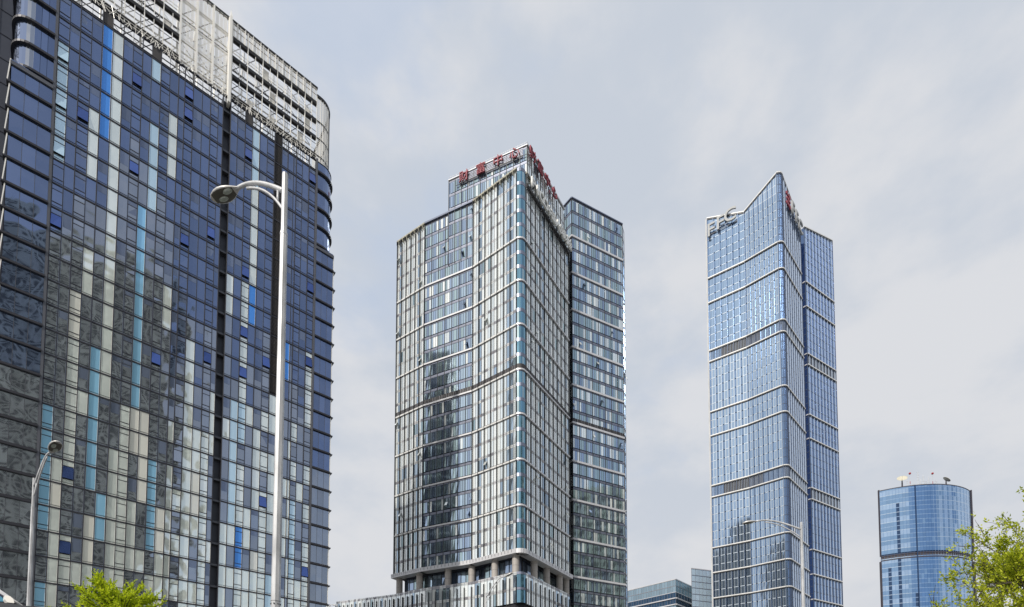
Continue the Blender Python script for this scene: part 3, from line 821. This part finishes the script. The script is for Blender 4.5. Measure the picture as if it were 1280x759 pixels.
body = MB(); cc_ = Vector((122, 262))*KF
core = [a0, a1, a2]+[tuple(q) for q in cp2[1:-1]]+[a3, a4, (136.0*KF, 268*KF), (104*KF, 276*KF), (97.6*KF, 263*KF)]
body.prism([tuple(Vector(q)+(cc_-Vector(q)).normalized()*.9) for q in core], 0, E_(251), bD)
cw = Vector((148, 272))*KF
body.prism([tuple(Vector(q)+(cw-Vector(q)).normalized()*.9) for q in ((138.2*KF, 254.2*KF), v1w, v2w, (162*KF, 269*KF), (152*KF, 280*KF), (139*KF, 280*KF))], 0, E_(254), bD)
body.build('tower_body', T)
ed = MB(); fL_ = Face((90.9*KF, 249.9*KF), a0)
fL_.box(ed, 0, fL_.L, -.3, .3, 0, E_(258.3), bandw); ed.build('edge_strip', T)
FX = M('brushed_letter', (.40, .41, .42), .6, .0)
letters(fB1, 'FFC', [2.3, 7.3, 12.6], E_(247.0), 10.4, FX, T, 1.5, .8, bold=.08, dz=1.4, wide=.95)
letters(fB4, 'FFC', [10.5, 16.0, 21.5], E_(246.8), 10.0, FX, T, 1.6, .8, bold=.15, dz=-1.0)
lg = MB()
for i in range(-1, 2):
    for j in range(-1, 2):
        c = fB4.p(4.8+i*1.9, 1.2, E_(250.5)+j*2.6)
        lg.tube([Vector(c)-Vector((*fB4.n, 0))*.3, Vector(c)+Vector((*fB4.n, 0))*.3], 1.1 if (i+j) % 2 == 0 else .7, redl, 8)
lg.build('red_emblem', T)
lr = MB(); fB1.box(lr, .5, 16, .4, .55, E_(248.5), E_(248.8), finm); fB4.box(lr, 2, 20, .6, .75, E_(248.5), E_(248.8), finm); lr.build('sign_rail', T)
wf.finish(T, 100); fins.build('facade_fins', T); bands.finish(T); cap.build('parapet_cap', T); spn.build('spandrel', T); mcs.finish(T)

# ================================================================== ROUND TOWER
cb = M('cobalt_facade_glass', (.17, .30, .52), .06, .85, var=.06, bump=(.06, .03))
cb2 = M('powder_blue_glass', (.38, .52, .72), .08, .8, var=.06, bump=(.06, .03))
cb4 = M('mid_cobalt_glass', (.24, .38, .58), .06, .85, var=.07, bump=(.06, .03))
cb3 = M('night_blue_glass', (.05, .09, .18), .1, .8)
plum = M('plum_grey_metal', (.05, .045, .06), .7)
T = thing('round_tower', 'curved cobalt blue glass tower with satellite dishes on its roof, at right', 'tower', (350, 470, 0))
wr = Windows(); fins = MB(); rb = MB()
hw, sg = 39.6, 12.5; Rr = (hw*hw+sg*sg)/(2*sg); cxr, cyr = 350.9, 452+0.0
ccen = Vector((cxr, cyr-sg+Rr)); half = math.degrees(math.asin(hw/Rr))
NS = 36; ZRT = EYE+219.4
pts = [(ccen.x+Rr*math.sin(math.radians(-half+2*half*k/NS)), ccen.y-Rr*math.cos(math.radians(-half+2*half*k/NS))) for k in range(NS+1)]
zlv = []; z = EYE+60
while z < ZRT-1: zlv.append(z); z += 3.95
zlv.append(ZRT)
for k in range(NS):
    fc = Face(pts[k], pts[k+1])
    for i in range(len(zlv)-1):
        z0, z1 = zlv[i], zlv[i+1]
        if EYE+157.5 < (z0+z1)/2 < EYE+161.6: continue
        m = cb if 9 <= k <= 17 else cb4
        if k > 17: m = cb2 if k % 2 else cb4
        if k in (24, 25) and R.random() < .5: m = cb
        if k < 9 and i % 3 == 0: m = cb2
        if R.random() < .04: m = cb4
        if k == 5 and z1 < EYE+207: m = cb3
        if k == 2 and z1 < EYE+151: m = cb3
        if k == 10 and z1 < EYE+128: m = cb3
        wr.add(fc, .04, fc.L-.04, 0, z0+.22, z1-.22, m, jit=.02)
        fc.box(fins, 0, fc.L, -.05, .04, z1-.22, z1+.22, cb2 if (k > 8 and k < 18) or i % 2 else bC)
    fc.box(fins, -.06, .06, -.1, .12, EYE+60, ZRT, bC if k > 16 else cb)
    if k == 11: fc.box(fins, -.35, .45, -.1, .5, EYE+60, ZRT, cb3)
    fc.box(rb, 0, fc.L, -.4, -.1, EYE+157.6, EYE+161.6, plum)
    fc.box(rb, 0, fc.L, -.4, .25, EYE+157.3, EYE+158.2, plum); fc.box(rb, 0, fc.L, -.4, .25, EYE+161.0, EYE+161.8, plum)
    fc.box(rb, 0, fc.L, -.4, .2, ZRT-.1, ZRT+.5, plum)
for sgn, pnt in ((-1, pts[0]), (1, pts[-1])):
    x, y = pnt
    rb.box(x-(1.2 if sgn < 0 else -.2), x+(1.6 if sgn > 0 else -.2), y-.8, y+.8, 0, EYE+157, plum)
    rb.box(x-(.7 if sgn < 0 else -.2), x+(1.1 if sgn > 0 else -.2), y-.8, y+.8, EYE+161.6, ZRT+1, plum)
rb.build('floor_band', T)
bd = MB(); arcb = [(ccen.x+6-(p[0]-ccen.x)*.78, 2*(cyr+4)-p[1]) for p in pts[::3]]
bd.prism([(p[0], p[1]+.6) for p in pts[::3]]+[(p[0], p[1]) for p in arcb], 0, ZRT-.1, cb3); bd.build('tower_body', T)
wr.finish(T, 100); fins.build('facade_fins', T)
# roof equipment
cre = M('cream_dish', (.55, .52, .42), .6); gry = M('grey_antenna', (.55, .56, .58), .5, .3); ballr = M('red_ball', (.35, .04, .05), .5)
def dish(px, py, Y, rad, tilt, az, label, dark=False):
    p = at(px, py, Y); base = at(px+1, 0, Y); zb_ = ZRT+.4
    t = thing('satellite_dish', label, 'satellite dish', (p.x, p.y, zb_), 'satellite dishes on the round tower')
    dirv = Vector((math.sin(az)*math.cos(tilt), -math.cos(az)*math.cos(tilt), math.sin(tilt)))
    rot = dirv.to_track_quat('Z', 'Y').to_matrix(); c = Vector((p.x, p.y, p.z))
    mb = MB(); rings = []
    for lay in (0, .12):
        for i in range(6):
            rr = rad*(i/5 if i else .02); rings.append([c+rot @ Vector((rr*math.cos(2*math.pi*a/20), rr*math.sin(2*math.pi*a/20), .32*rad*(i/5)**2-lay)) for a in range(20)])
    b = 0
    for rg in rings: mb.v += [tuple(q) for q in rg]
    ii = mb.mi(cre)
    for L_ in range(2):
        for i in range(5):
            for a in range(20):
                o_ = (L_*6+i)*20; mb.f.append((o_+a, o_+(a+1) % 20, o_+20+(a+1) % 20, o_+20+a)); mb.m.append(ii)
    for a in range(20): mb.f.append((100+a, 100+(a+1) % 20, 220+(a+1) % 20, 220+a)); mb.m.append(ii)
    mb.build('reflector', t, smooth=True)
    st = MB(); st.tube([(p.x, p.y, zb_), (p.x, p.y, p.z)], [.8, .35], plum, 8); st.box(p.x-1.5, p.x+1.5, p.y-1, p.y+1, zb_-.1, zb_+.5, plum); st.build('stand', t)
    fd_ = MB(); fd_.tube([c, c+dirv*rad*.8], .09, gry, 5); fd_.build('feed_arm', t)
dish(1127.5, 599.5, 452, 4.0, math.radians(40), math.radians(-25), 'cream satellite dish on the left of the round roof, facing up')
dish(1182.5, 600.5, 447, 3.2, math.radians(50), math.radians(60), 'smaller satellite dish on the right of the round roof, turned to the right')
for px, lab in ((1137.3, 'roof mast topped by a dark red ball, nearer the larger dish'), (1165.6, 'roof mast topped by a dark red ball, right of the antenna cluster')):
    p = at(px, 592, 445); t = thing('antenna_mast', lab, 'mast', (p.x, p.y, ZRT), 'masts with red balls on the round roof')
    mb = MB(); mb.tube([(p.x, p.y, ZRT), (p.x, p.y, p.z)], .12, gry, 6); mb.tube([(p.x, p.y, ZRT+3), (p.x, p.y, ZRT+5.4)], .22, ballr, 6); mb.build('pole', t)
    bmx = bmesh.new(); bmesh.ops.create_icosphere(bmx, subdivisions=2, radius=.95); me = bpy.data.meshes.new('ball'); bmx.to_mesh(me); bmx.free(); me.materials.append(ballr)
    o = bpy.data.objects.new('ball', me); C.objects.link(o); o.parent = t; o.location = (0, 0, p.z-ZRT)
for k, px in enumerate((1134, 1142.5, 1147.5, 1150.5, 1154, 1157, 1161, 1170)):
    h = (9, 4, 14, 8, 12, 6, 10, 7)[k]; p = at(px, 600, 446)
    mb = MB(); x, y = p.x, p.y
    mb.tube([(x, y, ZRT), (x, y, ZRT+h)], .17, gry, 5)
    for q in range(2+k % 3): zz_ = ZRT+h*(.5+.16*q); mb.tube([(x-.9, y, zz_), (x+.9, y, zz_)], .13, gry, 4)
    o = mb.build('roof_antenna', None, loc=(x, y, ZRT))
    tag(o, 'thin grey antenna among the cluster between the two dishes on the round roof', 'antenna', 'antennas on the round roof')
for px, w, h, lab in ((1156, 2.2, 3.0, 'small dark red equipment box in the middle of the round roof'), (1172.5, 1.4, 1.8, 'small brown equipment box between antenna cluster and right dish')):
    p = at(px, 604, 446); mb = MB(); mb.box(p.x-w/2, p.x+w/2, p.y-1, p.y+1, ZRT, ZRT+h, ballr if w > 2 else plum); mb.box(p.x-w/2-.2, p.x+w/2+.2, p.y-1.2, p.y+1.2, ZRT+h, ZRT+h+.25, gry)
    tag(mb.build('equipment_box', None, loc=(p.x, p.y, ZRT)), lab, 'roof equipment')

# ================================================================== LOW BUILDINGS
tg = M('teal_grey_glass', (.33, .44, .51), .08, .8, var=.12); tg2 = M('dark_teal_glass', (.05, .10, .17), .1, .8, var=.2)
def lowtower(name, lab, P0, P1, P2, ztop, ma, mb_, bays, rows, stripes):
    c = (Vector(P0)+Vector(P2))/2+Vector((0, 12)); t = thing(name, lab, 'building', (c.x, c.y, 0))
    Wn = Windows(); f_ = MB(); bd = MB()
    segs = [(P0, P1)]+([(P1, P2)] if P2 != P1 else [])
    for si, (q, r_) in enumerate(segs):
        fc = Face(q, r_); nb = bays[si]
        for i in range(rows):
            z1 = ztop-i*3.6; z0 = z1-3.6
            for b in range(nb):
                Wn.add(fc, fc.L*b/nb+.05, fc.L*(b+1)/nb-.05, 0, z0+.15, z1-.15, mb_ if i in stripes else ma, jit=.03)
            fc.box(f_, 0, fc.L, -.05, .12, z0-.15, z0+.15, bandm if (i+1) in stripes or i in stripes else spm)
            if i in stripes: fc.box(f_, -.2, fc.L+.2, -.1, .8, z0-.3, z0+.3, bandm)
        for b in range(nb+1): fc.box(f_, fc.L*b/nb-.05, fc.L*b/nb+.05, -.05, .08, ztop-rows*3.6, ztop, spm)
        fc.box(f_, -.2, fc.L+.2, -.4, .2, ztop, ztop+.5, bandm)
    poly = [P0, P1]+([P2] if P2 != P1 else [])
    poly = [tuple(Vector(q)+Vector((0, .5))) for q in poly]+[(P2[0]*1.09, P2[1]*1.09), (P0[0]*1.09+.3, P0[1]*1.09)]
    bd.prism(poly, 0, ztop-.2, mb_); bd.build('building_body', t); f_.build('facade_frame', t); Wn.finish(t, 60)
u0, u1, u2 = at(768, 741, 330), at(844.5, 724.5, 300), at(872, 733, 320)
zt_ = (u0.z+u1.z+u2.z)/3
lowtower('office_building', 'low teal glass office block with dark window bands, beside the middle tower', tuple(u0.xy), tuple(u1.xy), tuple(u2.xy), u1.z, tg, tg2, (24, 8), 12, (2, 3, 5, 6, 8, 9))
u0, u1 = at(864.5, 719.5, 296), at(905, 716, 303)
ice = M('ice_blue_glass', (.55, .68, .76), .15, .35, var=.08)
lowtower('office_building', 'small pale glass block tucked against the left side of the slender blue skyscraper', tuple(u0.xy), tuple(u1.xy), tuple(u1.xy), u1.z, ice, ice, (9,), 16, ())

# ================================================================== TOWERS BEHIND THE CAMERA (seen mirrored in the glass)
slabm = M('dark_slab_cladding', (.10, .11, .13), .6, grime=.2, gscale=.1)
olive = M('olive_stone', (.74, .76, .66), .8, grime=.2, gscale=.1); olw = M('dull_window', (.04, .045, .045), .5); olw2 = M('light_sill', (.7, .7, .64), .7)
def backtower(lab, x, y, w, d, h, rot, ma, mw, fh=4.6, bw=6.0, cat='tower'):
    t = thing('apartment_tower', lab, cat, (x, y, 0)); c, s_ = math.cos(rot), math.sin(rot)
    q = [Vector((x+c*a-s_*b, y+s_*a+c*b)) for a, b in ((-w/2, -d/2), (w/2, -d/2), (w/2, d/2), (-w/2, d/2))]
    bd = MB(); bd.prism([tuple(v) for v in q], 0, h, ma); wn = MB(); si = MB()
    for k in range(4):
        fc = Face(q[k], q[(k+1) % 4]); nb = int(fc.L/bw)
        for b in range(nb):
            for i in range(1, int(h/fh)):
                a = fc.L*b/nb
                if (b*7+i*3+k) % 11 == 0: continue
                fc.box(wn, a+.6+(b % 3)*.5, a+fc.L/nb-(1.2 if b % 2 else .5), -.1, .02, i*fh+.6, i*fh+3.4, mw)
        for i in range(1, int(h/fh), 3): fc.box(si, 0, fc.L, -.1, .35, i*fh-.3, i*fh+.3, olw2)
        for b in range(0, nb, 2): fc.box(si, fc.L*b/nb-.35, fc.L*b/nb+.35, -.1, .5, 0, h, olw2)
    bd.build('wall', t); wn.build('window', t)['kind'] = 'stuff'; si.build('sill_course', t)
def backbox(lab, Q0, Q1, depth, h, ma, mw):
    q0, q1 = Vector(Q0), Vector(Q1); c = (q0+q1)/2; d = (q1-q0); n_ = Vector((d.y, -d.x)).normalized(); c = c-n_*depth/2
    return backtower(lab, c.x, c.y, d.length, depth, h, math.atan2(d.y, d.x), ma, mw)
backbox('olive grey apartment tower across the road, mirrored low in the navy tower', (57, -15), (12, -64), 30, 200, olive, olw)
backbox('dull green tower far to the right, mirrored in the side wing of the middle tower', (132, 48), (166, 106), 30, 142, olive, olw)
backbox('dark slab tower hidden behind the navy tower, mirrored in the blue middle bays', (-102.5, 87.5), (-110.5, 96.5), 10, 190, slabm, olw)

# ================================================================== STREET LAMPS
polem = M('galvanised_pole', (.60, .61, .64), .45, .15, grime=.35, gscale=4); headm = M('grey_lamp_shell', (.62, .61, .60), .35, .3)
under = M('lamp_underside', (.10, .095, .08), .5); lens = M('lamp_lens', (.42, .46, .42), .12, .3, bump=(30, .004))
def lamp(P, h, dirx, length, lab, rise=.25, rb_=.095, rt=.058, tilt=0.0, group='street lamps with a single curved arm', hs=1.0):
    t = thing('street_lamp', lab, 'street lamp', (P[0], P[1], 0), group)
    u = Vector((dirx[0], dirx[1], 0)).normalized(); zv = Vector((0, 0, 1)); B = Vector((P[0], P[1], 0))
    mb = MB(); cut = h-1.25
    mb.tube([B, B+zv*.5, B+zv*cut], [rb_*1.05, rb_, rt*1.16], polem, 8, phase=.3); mb.tube([B+zv*cut, B+zv*h], [rt*1.02, rt*.96], polem, 8, phase=.3)
    mb.tube([B+zv*(cut-.02), B+zv*(cut+.03)], rt*1.24, polem, 8, phase=.3); mb.tube([B, B+zv*.05], rb_*2, polem, 8)
    for q in range(8):
        an = 2*math.pi*q/8+.1; c_ = B+Vector((math.cos(an), math.sin(an), 0))*rb_*.93+zv*(h*.33)
        mb.box(c_.x-.008, c_.x+.008, c_.y-.008, c_.y+.008, c_.z-.012, c_.z+.012, mull)
    mb.tube([B+zv*(h*.33+.06), B+zv*(h*.33+.075)], rb_*1.0, polem, 8, phase=.3)
    mb.box(B.x-.05, B.x+.05, B.y-rb_*1.06, B.y-rb_*.9, .6, 1.0, mull2)
    mb.build('pole', t)
    def crv(p0, p1, p2, p3, n=14): return [p0*(1-q)**3+p1*3*q*(1-q)**2+p2*3*q*q*(1-q)+p3*q**3 for q in [k/n for k in range(n+1)]]
    e = B+u*length+zv*(h-.12+rise)
    am = MB(); am.tube(crv(B+zv*(h-.36), B+u*length*.33+zv*(h-.16+rise*.4), B+u*length*.66+zv*(h+rise*1.1), e), [.047-.012*k/14 for k in range(15)], polem, 10)
    am.build('arm', t, smooth=True)
    bm2 = MB(); bm2.tube(crv(B+zv*(h-.78), B+u*length*.2+zv*(h-.40), B+u*length*.42+zv*(h-.18+rise*.5), B+u*length*.78+zv*(h-.17+rise*.95)), .026, polem, 8)
    bm2.tube([B+u*length*.14+zv*(h-.27), B+u*length*.14+zv*(h-.56)], .022, polem, 6)
    bm2.build('brace', t, smooth=True)
    # head: an oval shell tapering to the arm
    side = u.cross(zv); hl = .66*hs; hd = (u-zv*(.12-tilt)).normalized(); up = side.cross(hd).normalized()
    if up.z < 0: up = -up
    hm = MB(); n = 12; rings = []
    prof = [(0, .035, .035, 0), (.06, .05, .045, 0), (.16, .085, .06, -.005), (.3, .125, .085, -.01), (.45, .15, .10, -.01), (.62, .155, .105, -.005), (.78, .135, .09, 0), (.9, .10, .065, .0), (.97, .06, .035, .0), (1, .01, .01, 0)]
    for fr_, wd_, hh, dz in prof:
        rg = []
        for a in range(n):
            an = 2*math.pi*a/n; yy = math.sin(an); zz2 = math.cos(an)
            zz2 = zz2*hh*hs if zz2 > 0 else zz2*hh*.28*hs
            rg.append(e-u*.05+hd*fr_*hl+side*wd_*yy*hs+up*(zz2+dz))
        rings.append(rg)
    for rg in rings: hm.v += [tuple(q) for q in rg]
    i1, i2 = hm.mi(headm), hm.mi(under)
    for k in range(len(rings)-1):
        for a in range(n):
            c = (a+1) % n; hm.f.append((k*n+a, k*n+c, (k+1)*n+c, (k+1)*n+a)); hm.m.append(i2 if (4 <= a <= 7 and 1 < k < 7) else i1)
    ho = hm.build('lamp_head', t, smooth=True)
    for sgn, fr_ in ((-1, .36), (1, .60)):
        lm = MB(); c = e-u*.05+hd*hl*fr_+side*.045*sgn*hs-up*.026*hs
        ring = [c+hd*.115*hs*math.cos(2*math.pi*a/12)+side*.055*hs*math.sin(2*math.pi*a/12) for a in range(12)]
        low_ = [c-up*.03*hs+hd*.06*hs*math.cos(2*math.pi*a/12)+side*.03*hs*math.sin(2*math.pi*a/12) for a in range(12)]
        lm.v += [tuple(q) for q in ring+low_]; ii = lm.mi(lens)
        for a in range(12): lm.f.append((a, (a+1) % 12, 12+(a+1) % 12, 12+a)); lm.m.append(ii)
        lm.f.append(tuple(range(12, 24))); lm.m.append(ii)
        l = lm.build('lens', ho, smooth=True); l.parent = ho; l.matrix_parent_inverse = Matrix.Translation(-t.location)
        l.matrix_parent_inverse = Matrix(); 
    return t
p = at(356.5, 218, 10); hL = p.z
lamp((p.x, p.y), hL, (-1.0, .25), 1.15, 'tall street lamp in front of the navy tower, its head reaching left across the glass', rise=.12)
p = at(43, 598, 21.4); lamp((p.x, p.y), p.z, (2.5, -1.5), 1.62, 'street lamp in the lower left corner with its arm rising to the right', rise=.75, tilt=.36, hs=1.3)
p = at(1001.5, 653, 25.6); lamp((p.x, p.y), p.z, (-1, .15), 2.15, 'slim street lamp standing before the slender blue skyscraper', rise=.30)
p = at(607, 741, 38); lamp((p.x, p.y), p.z, (1.4, -.4), 1.5, 'street lamp before the podium of the middle tower, mostly below the picture', rise=1.15, tilt=.5)
p = at(408.5, 758, 50); lamp((p.x, p.y), p.z, (1, -.1), .55, 'far street lamp whose curled top peeps up beside the navy tower', rise=.25, hs=.7)

# ================================================================== TREES
bark = M('dark_bark', (.055, .045, .035), .9, grime=.3, gscale=6); twigm = M('twig_bark', (.06, .045, .04), .9)
def leafmat(name, c1, c2, tl):
    m = M(name, c1, .55, var=.0, spec=.3); t = m.node_tree; b = t.nodes['Principled BSDF']
    g_ = t.nodes.new('ShaderNodeNewGeometry'); mx = t.nodes.new('ShaderNodeMix'); mx.data_type = 'RGBA'
    mx.inputs[6].default_value = (*c1, 1); mx.inputs[7].default_value = (*c2, 1); t.links.new(g_.outputs['Random Per Island'], mx.inputs[0])
    t.links.new(mx.outputs[2], b.inputs['Base Color'])
    tr_ = t.nodes.new('ShaderNodeBsdfTranslucent'); t.links.new(mx.outputs[2], tr_.inputs[0])
    ms = t.nodes.new('ShaderNodeMixShader'); ms.inputs[0].default_value = tl; o = [n for n in t.nodes if n.type == 'OUTPUT_MATERIAL'][0]
    t.links.new(b.outputs[0], ms.inputs[1]); t.links.new(tr_.outputs[0], ms.inputs[2]); t.links.new(ms.outputs[0], o.inputs[0]); return m
leafA = leafmat('yellow_green_needles', (.34, .46, .015), (.80, .88, .04), .45)
leafB = leafmat('young_olive_leaves', (.22, .30, .015), (.80, .84, .07), .5)
def leaf(mb, p, d, L_, w, m):
    d = d.normalized(); s_ = d.orthogonal(); s_.rotate(Matrix.Rotation(R.uniform(0, 6.28), 3, d)); s_ = s_.normalized()*w
    n_ = d.cross(s_).normalized()*w*.35
    b = len(mb.v); mb.v += [tuple(p), tuple(p+d*L_*.5+s_-n_), tuple(p+d*L_), tuple(p+d*L_*.5-s_-n_)]
    mb.f.append((b, b+1, b+2, b+3)); mb.m.append(mb.mi(m))
def rv(s_=1.0): return Vector((R.uniform(-s_, s_), R.uniform(-s_, s_), R.uniform(-s_, s_)))
# feathery tree, lower left
def feathery(px, Y, pytop, halfw, lab):
    top = at(px, pytop, Y); t = thing('feathery_tree', lab, 'tree', (top.x, top.y, 0))
    Hh = top.z; tk = MB(); B = Vector((top.x, top.y, 0)); br = MB(); lf = MB()
    tk.tube([B, B+Vector((.05, 0, Hh*.3)), B+Vector((-.04, .05, Hh*.6)), B+Vector((0, 0, Hh*.93))], [.13, .10, .07, .02], bark, 10); tk.build('trunk', t, smooth=True)
    for k in range(150):
        f_ = R.uniform(.42, .97) if k > 60 else R.uniform(.68, .97)
        z = Hh*f_; az = R.uniform(0, 2*math.pi); reach = halfw*(1.0-max(0, (f_-.72)/.28)**1.6*.72)*R.uniform(.75, 1.12)
        if f_ < .6: reach *= .85
        d = Vector((math.cos(az), math.sin(az), 0)); p0 = B+Vector((0, 0, z-.45)); p1 = p0+d*reach*.5+Vector((0, 0, .12+.2*R.random())); p2 = p0+d*reach+Vector((0, 0, R.uniform(.35, .72)))
        br.tube([p0, p1, p2], [.022, .014, .005], twigm, 4, cap=False)
        for q in range(46):
            u_ = .15+.85*q/45
            c = p0*(1-u_)**2+p1*2*u_*(1-u_)+p2*u_*u_; tdir = (p1-p0)*(1-u_)+(p2-p1)*u_
            if q % 5 == 0 and u_ < .93:
                sd = (tdir.normalized()+rv(.8)+Vector((0, 0, .5))).normalized(); sl_ = R.uniform(.14, .3)
                br.tube([c, c+sd*sl_], [.006, .003], twigm, 3, cap=False)
                for w_ in range(12): leaf(lf, c+sd*sl_*w_/11, sd+rv(.9), R.uniform(.06, .10), .018, leafA)
            leaf(lf, c, tdir.normalized()*.7+rv(.9), R.uniform(.06, .10), .019, leafA)
            leaf(lf, c, tdir.normalized()*.7+rv(.9), R.uniform(.06, .10), .019, leafA)
    br.build('branches', t); lf.build('crown', t)
R.seed(11)
feathery(149, 14.0, 724, 1.5, 'bright yellow green feathery tree in front of the navy tower')
# budding tree, lower right
def budding(px, Y, lab):
    c0 = at(px, 800, Y); t = thing('budding_tree', lab, 'tree', (c0.x, c0.y, 0)); B = Vector((c0.x, c0.y, 0))
    tk = MB(); br = MB(); lf = MB()
    tk.tube([B, B+Vector((.1, 0, 1.6)), B+Vector((0, .1, 3.0))], [.24, .18, .15], bark, 12)
    tips = []
    def grow(p, d, L_, r_, lvl):
        n = 5; pts_ = [p]; q = p.copy(); dd_ = d.copy()
        for k in range(n):
            dd_ = (dd_+rv(.16)+Vector((0, 0, .05 if lvl < 3 else -.01))).normalized(); q = q+dd_*L_/n; pts_.append(q.copy())
        rs = [r_*(1-.5*k/n) for k in range(n+1)]
        (tk if lvl < 1 else br).tube(pts_, rs, bark if lvl < 2 else twigm, 6 if lvl < 2 else 4, cap=False)
        if lvl >= 2:
            for k in range(1, n+1):
                if lvl >= 3 or k > 2: tips.append((pts_[k], (pts_[k]-pts_[k-1]).normalized(), lvl))
        if lvl < 4:
            nc = (5, 5, 4, 3)[lvl]
            for c in range(nc):
                k = R.randint(2 if lvl else 1, n); base = pts_[k]; td = (pts_[k]-pts_[k-1]).normalized()
                ax = td.orthogonal(); ax.rotate(Matrix.Rotation(R.uniform(0, 6.28), 3, td)); nd = td.copy(); nd.rotate(Matrix.Rotation(R.uniform(.4, .95), 3, ax))
                grow(base, (nd+Vector((0, 0, .12))).normalized(), L_*R.uniform(.5, .78), max(rs[k]*.72, .006), lvl+1)
    for k in range(11):
        az = 2*math.pi*k/11*2.0+R.uniform(-.3, .3); up_ = k % 2 == 0; el = R.uniform(1.1, 1.4) if up_ else R.uniform(.45, .8)
        grow(B+Vector((0, .1, 2.2+.08*k)), Vector((math.cos(az)*math.cos(el), math.sin(az)*math.cos(el), math.sin(el))), R.uniform(1.9, 2.3) if up_ else R.uniform(1.45, 1.95), .07, 0)
    for (p_, d_, lvl) in tips:
        # the edge towards the left is barer
        bare = (p_.x < B.x-2.1)
        if R.random() < (.70 if bare else .28): continue
        for q in range(R.randint(5, 12)):
            leaf(lf, p_+rv(.06), d_+rv(1.2)+Vector((0, 0, .2)), R.uniform(.045, .095), R.uniform(.014, .026), leafB)
    tk.build('trunk', t, smooth=True); br.build('branches', t); lf.build('crown', t)
R.seed(5)
budding(1332, 12.5, 'budding broadleaf tree with dark twigs in the lower right corner')

# ================================================================== COACH CORNER, lower left
dkp = M('dark_grey_coachwork', (.05, .052, .06), .35, .3); wsg = M('windscreen_glass', (.10, .30, .42), .08, .6); mw_ = M('white_mirror_shell', (.8, .78, .74), .4); navp = M('navy_pillar', (.02, .025, .06), .4)
silv = M('silver_trim', (.6, .6, .62), .3, .6)
Y0 = 6.0; t = thing('coach', 'front roof corner of a dark coach with a white mirror, at the bottom left', 'coach', (at(-60, 900, 7.2).x, 7.2, 0))
def q3(px, py, Y): v = at(px, py, Y); return v
def slab(mb, pl, Ya, Yb, m):
    A = [q3(x, y, Ya) for x, y in pl]; Bv = [Vector((v.x-(Yb-Ya)*1.25, Yb, v.z)) for v in A]; n = len(pl); b = len(mb.v); i = mb.mi(m)
    mb.v += [tuple(v) for v in A+Bv]; mb.f.append(tuple(range(b, b+n))); mb.m.append(i); mb.f.append(tuple(range(b+n, b+2*n))[::-1]); mb.m.append(i)
    for k in range(n): j = (k+1) % n; mb.f.append((b+j, b+k, b+n+k, b+n+j)); mb.m.append(i)
mb = MB(); slab(mb, [(-420, 700), (-60, 700), (-4, 737), (30, 761), (36, 1060), (-420, 1060)], 6.0, 8.3, navp); mb.build('body', t)
mb = MB(); slab(mb, [(-60, 697), (-4, 734), (29, 757), (31, 761), (-6, 738), (-62, 701)], 5.97, 8.3, silv); mb.build('roof_trim', t)
mb = MB(); slab(mb, [(-60, 715), (-8, 738), (5, 749), (5, 752), (-60, 752)], 5.985, 6.02, wsg); mb.build('window', t)
mb = MB(); slab(mb, [(6.5, 744), (13, 745.5), (17, 750), (18, 754), (9, 753), (6, 749)], 5.9, 5.97, mw_); mb.build('mirror', t)
mb = MB(); slab(mb, [(-400, 752), (2, 753), (30, 757), (46, 758.5), (52, 800), (52, 1075), (-400, 1075)], 5.7, 5.98, dkp); mb.build('front_panel', t)
